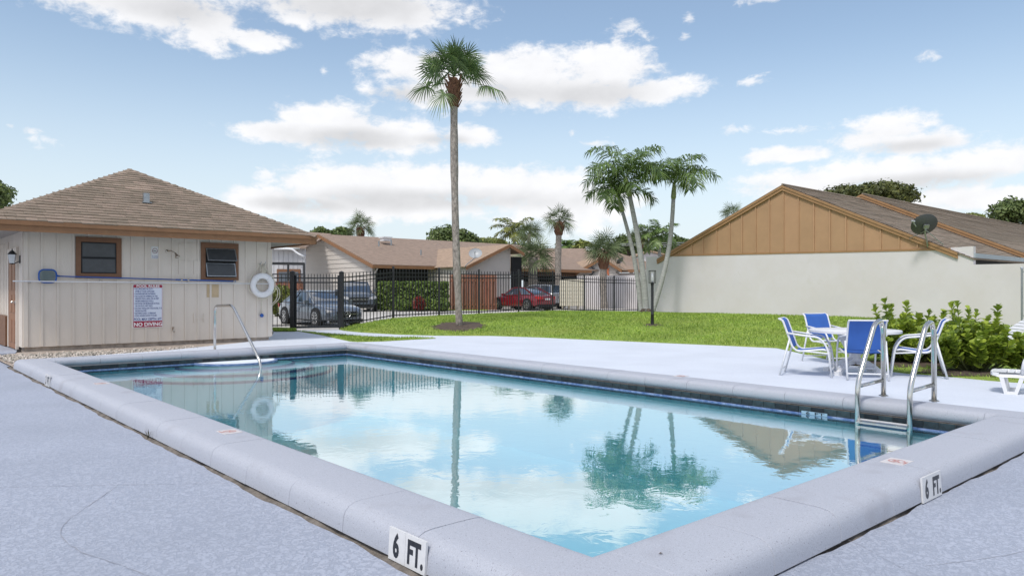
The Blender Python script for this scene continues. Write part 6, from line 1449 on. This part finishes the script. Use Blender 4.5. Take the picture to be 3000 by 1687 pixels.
c2 = at(2452, 0, 11.2); c2.z = ZD+.03; bush('round bright green bush right of the ladder in front of the lounger', c2, .70, .52, .80, 105, 23, [(-.36, 0, 1.02), (-.30, -.05, 1.03), (.02, 0, .88), (.36, 0, 1.0), (-.1, 0, .93), (.2, 0, .82)], 1.35)
c3 = at(2585, 0, 10.9); c3.z = ZD+.03; bush('small green bush at the right picture edge beside the loungers', c3, .30, .28, .66, 28, 31, [], 1.0, 200)
zf = lambda x, y: ZD+.02
disc_patch('soil_bed', (c1.x, c1.y-.25), 1.15, .62, SOIL, zf); disc_patch('soil_bed', (c2.x+.05, c2.y-.12), .85, .55, SOIL, zf)
# ================================================================== GRASS BLADES
def blades(n, poly, zfun, hmin, hmax, dens):
    xs, ys = [p[0] for p in poly], [p[1] for p in poly]; g = np.c_[RNG.uniform(min(xs), max(xs), n), RNG.uniform(min(ys), max(ys), n)]
    g = g[inpoly(g, poly)]; g = g[RNG.random(len(g)) < dens(g[:, 0], g[:, 1])]; k = len(g); z = zfun(g[:, 0], g[:, 1])
    h = RNG.uniform(hmin, hmax, k)*(1+.25*np.sin(g[:, 0]*2.1)*np.sin(g[:, 1]*1.7)); a = RNG.uniform(0, 6.283, k); w = RNG.uniform(.006, .012, k)*np.clip(g[:, 1]/13, .8, 2); ln = RNG.uniform(.3, 1.3, k)*h; b = RNG.uniform(0, 6.283, k)
    p0 = np.c_[g[:, 0]-w*np.cos(a), g[:, 1]-w*np.sin(a), z-.01]; p1 = np.c_[g[:, 0]+w*np.cos(a), g[:, 1]+w*np.sin(a), z-.01]; p2 = np.c_[g[:, 0]+ln*np.cos(b), g[:, 1]+ln*np.sin(b), z+h]
    return np.stack([p0, p1, p2], 1).reshape(-1, 3), np.arange(3*k).reshape(k, 3)
ring_c = np.array([[PALM.x, PALM.y]])
def dens(x, y): 
    d = ((x-PALM.x)/.72)**2+((y-PALM.y)/1.0)**2; d2 = ((x-LAMP.x)/.2)**2+((y-LAMP.y)/.26)**2
    d3 = ((x-c1.x)/1.05)**2+((y-c1.y+.25)/.52)**2; d4 = ((x-c2.x-.05)/.75)**2+((y-c2.y+.12)/.45)**2
    return (np.minimum(np.minimum(d, d2), np.minimum(d3, d4)) > .95)*np.clip(24/np.maximum(y, 10), .5, 1.0)
v1, f1 = blades(330000, lawn_poly, lz, .03, .06, dens)
v2, f2 = blades(14000, tri_poly, lambda x, y: np.full(len(x), ZD+.018), .02, .05, lambda x, y: np.ones(len(x)))
npmesh('grass', np.r_[v1, v2], np.r_[f1, f2+len(v1)], BLADE, kind='stuff')
pp = [tuple(gnd(u, v, .12)[:2]) for u, v in ((688, 833), (745, 833), (742, 829), (688, 829))]
v3, f3 = blades(6000, pp, lambda x, y: np.full(len(x), .13), .03, .09, lambda x, y: np.ones(len(x))); npmesh('grass', v3, f3, BLADE, kind='stuff')
# leaves blown on the water and deck
for u, v, z, lab in ((1662, 1392, ZT+.004, 'dark speck of leaf on the right coping near the corner'), (1880, 1418, .004, 'small dark dead leaf on the near deck right of the pool')):
    p = gnd(u, v, z); b = MB(); b.add([p+V(-.010, 0, 0), p+V(0, -.006, .004), p+V(.011, .002, .001), p+V(.001, .007, .005)], [(0, 1, 2, 3)]); tag(b.build('dead_leaf', TRUNK, None, org=p), lab, 'leaf')
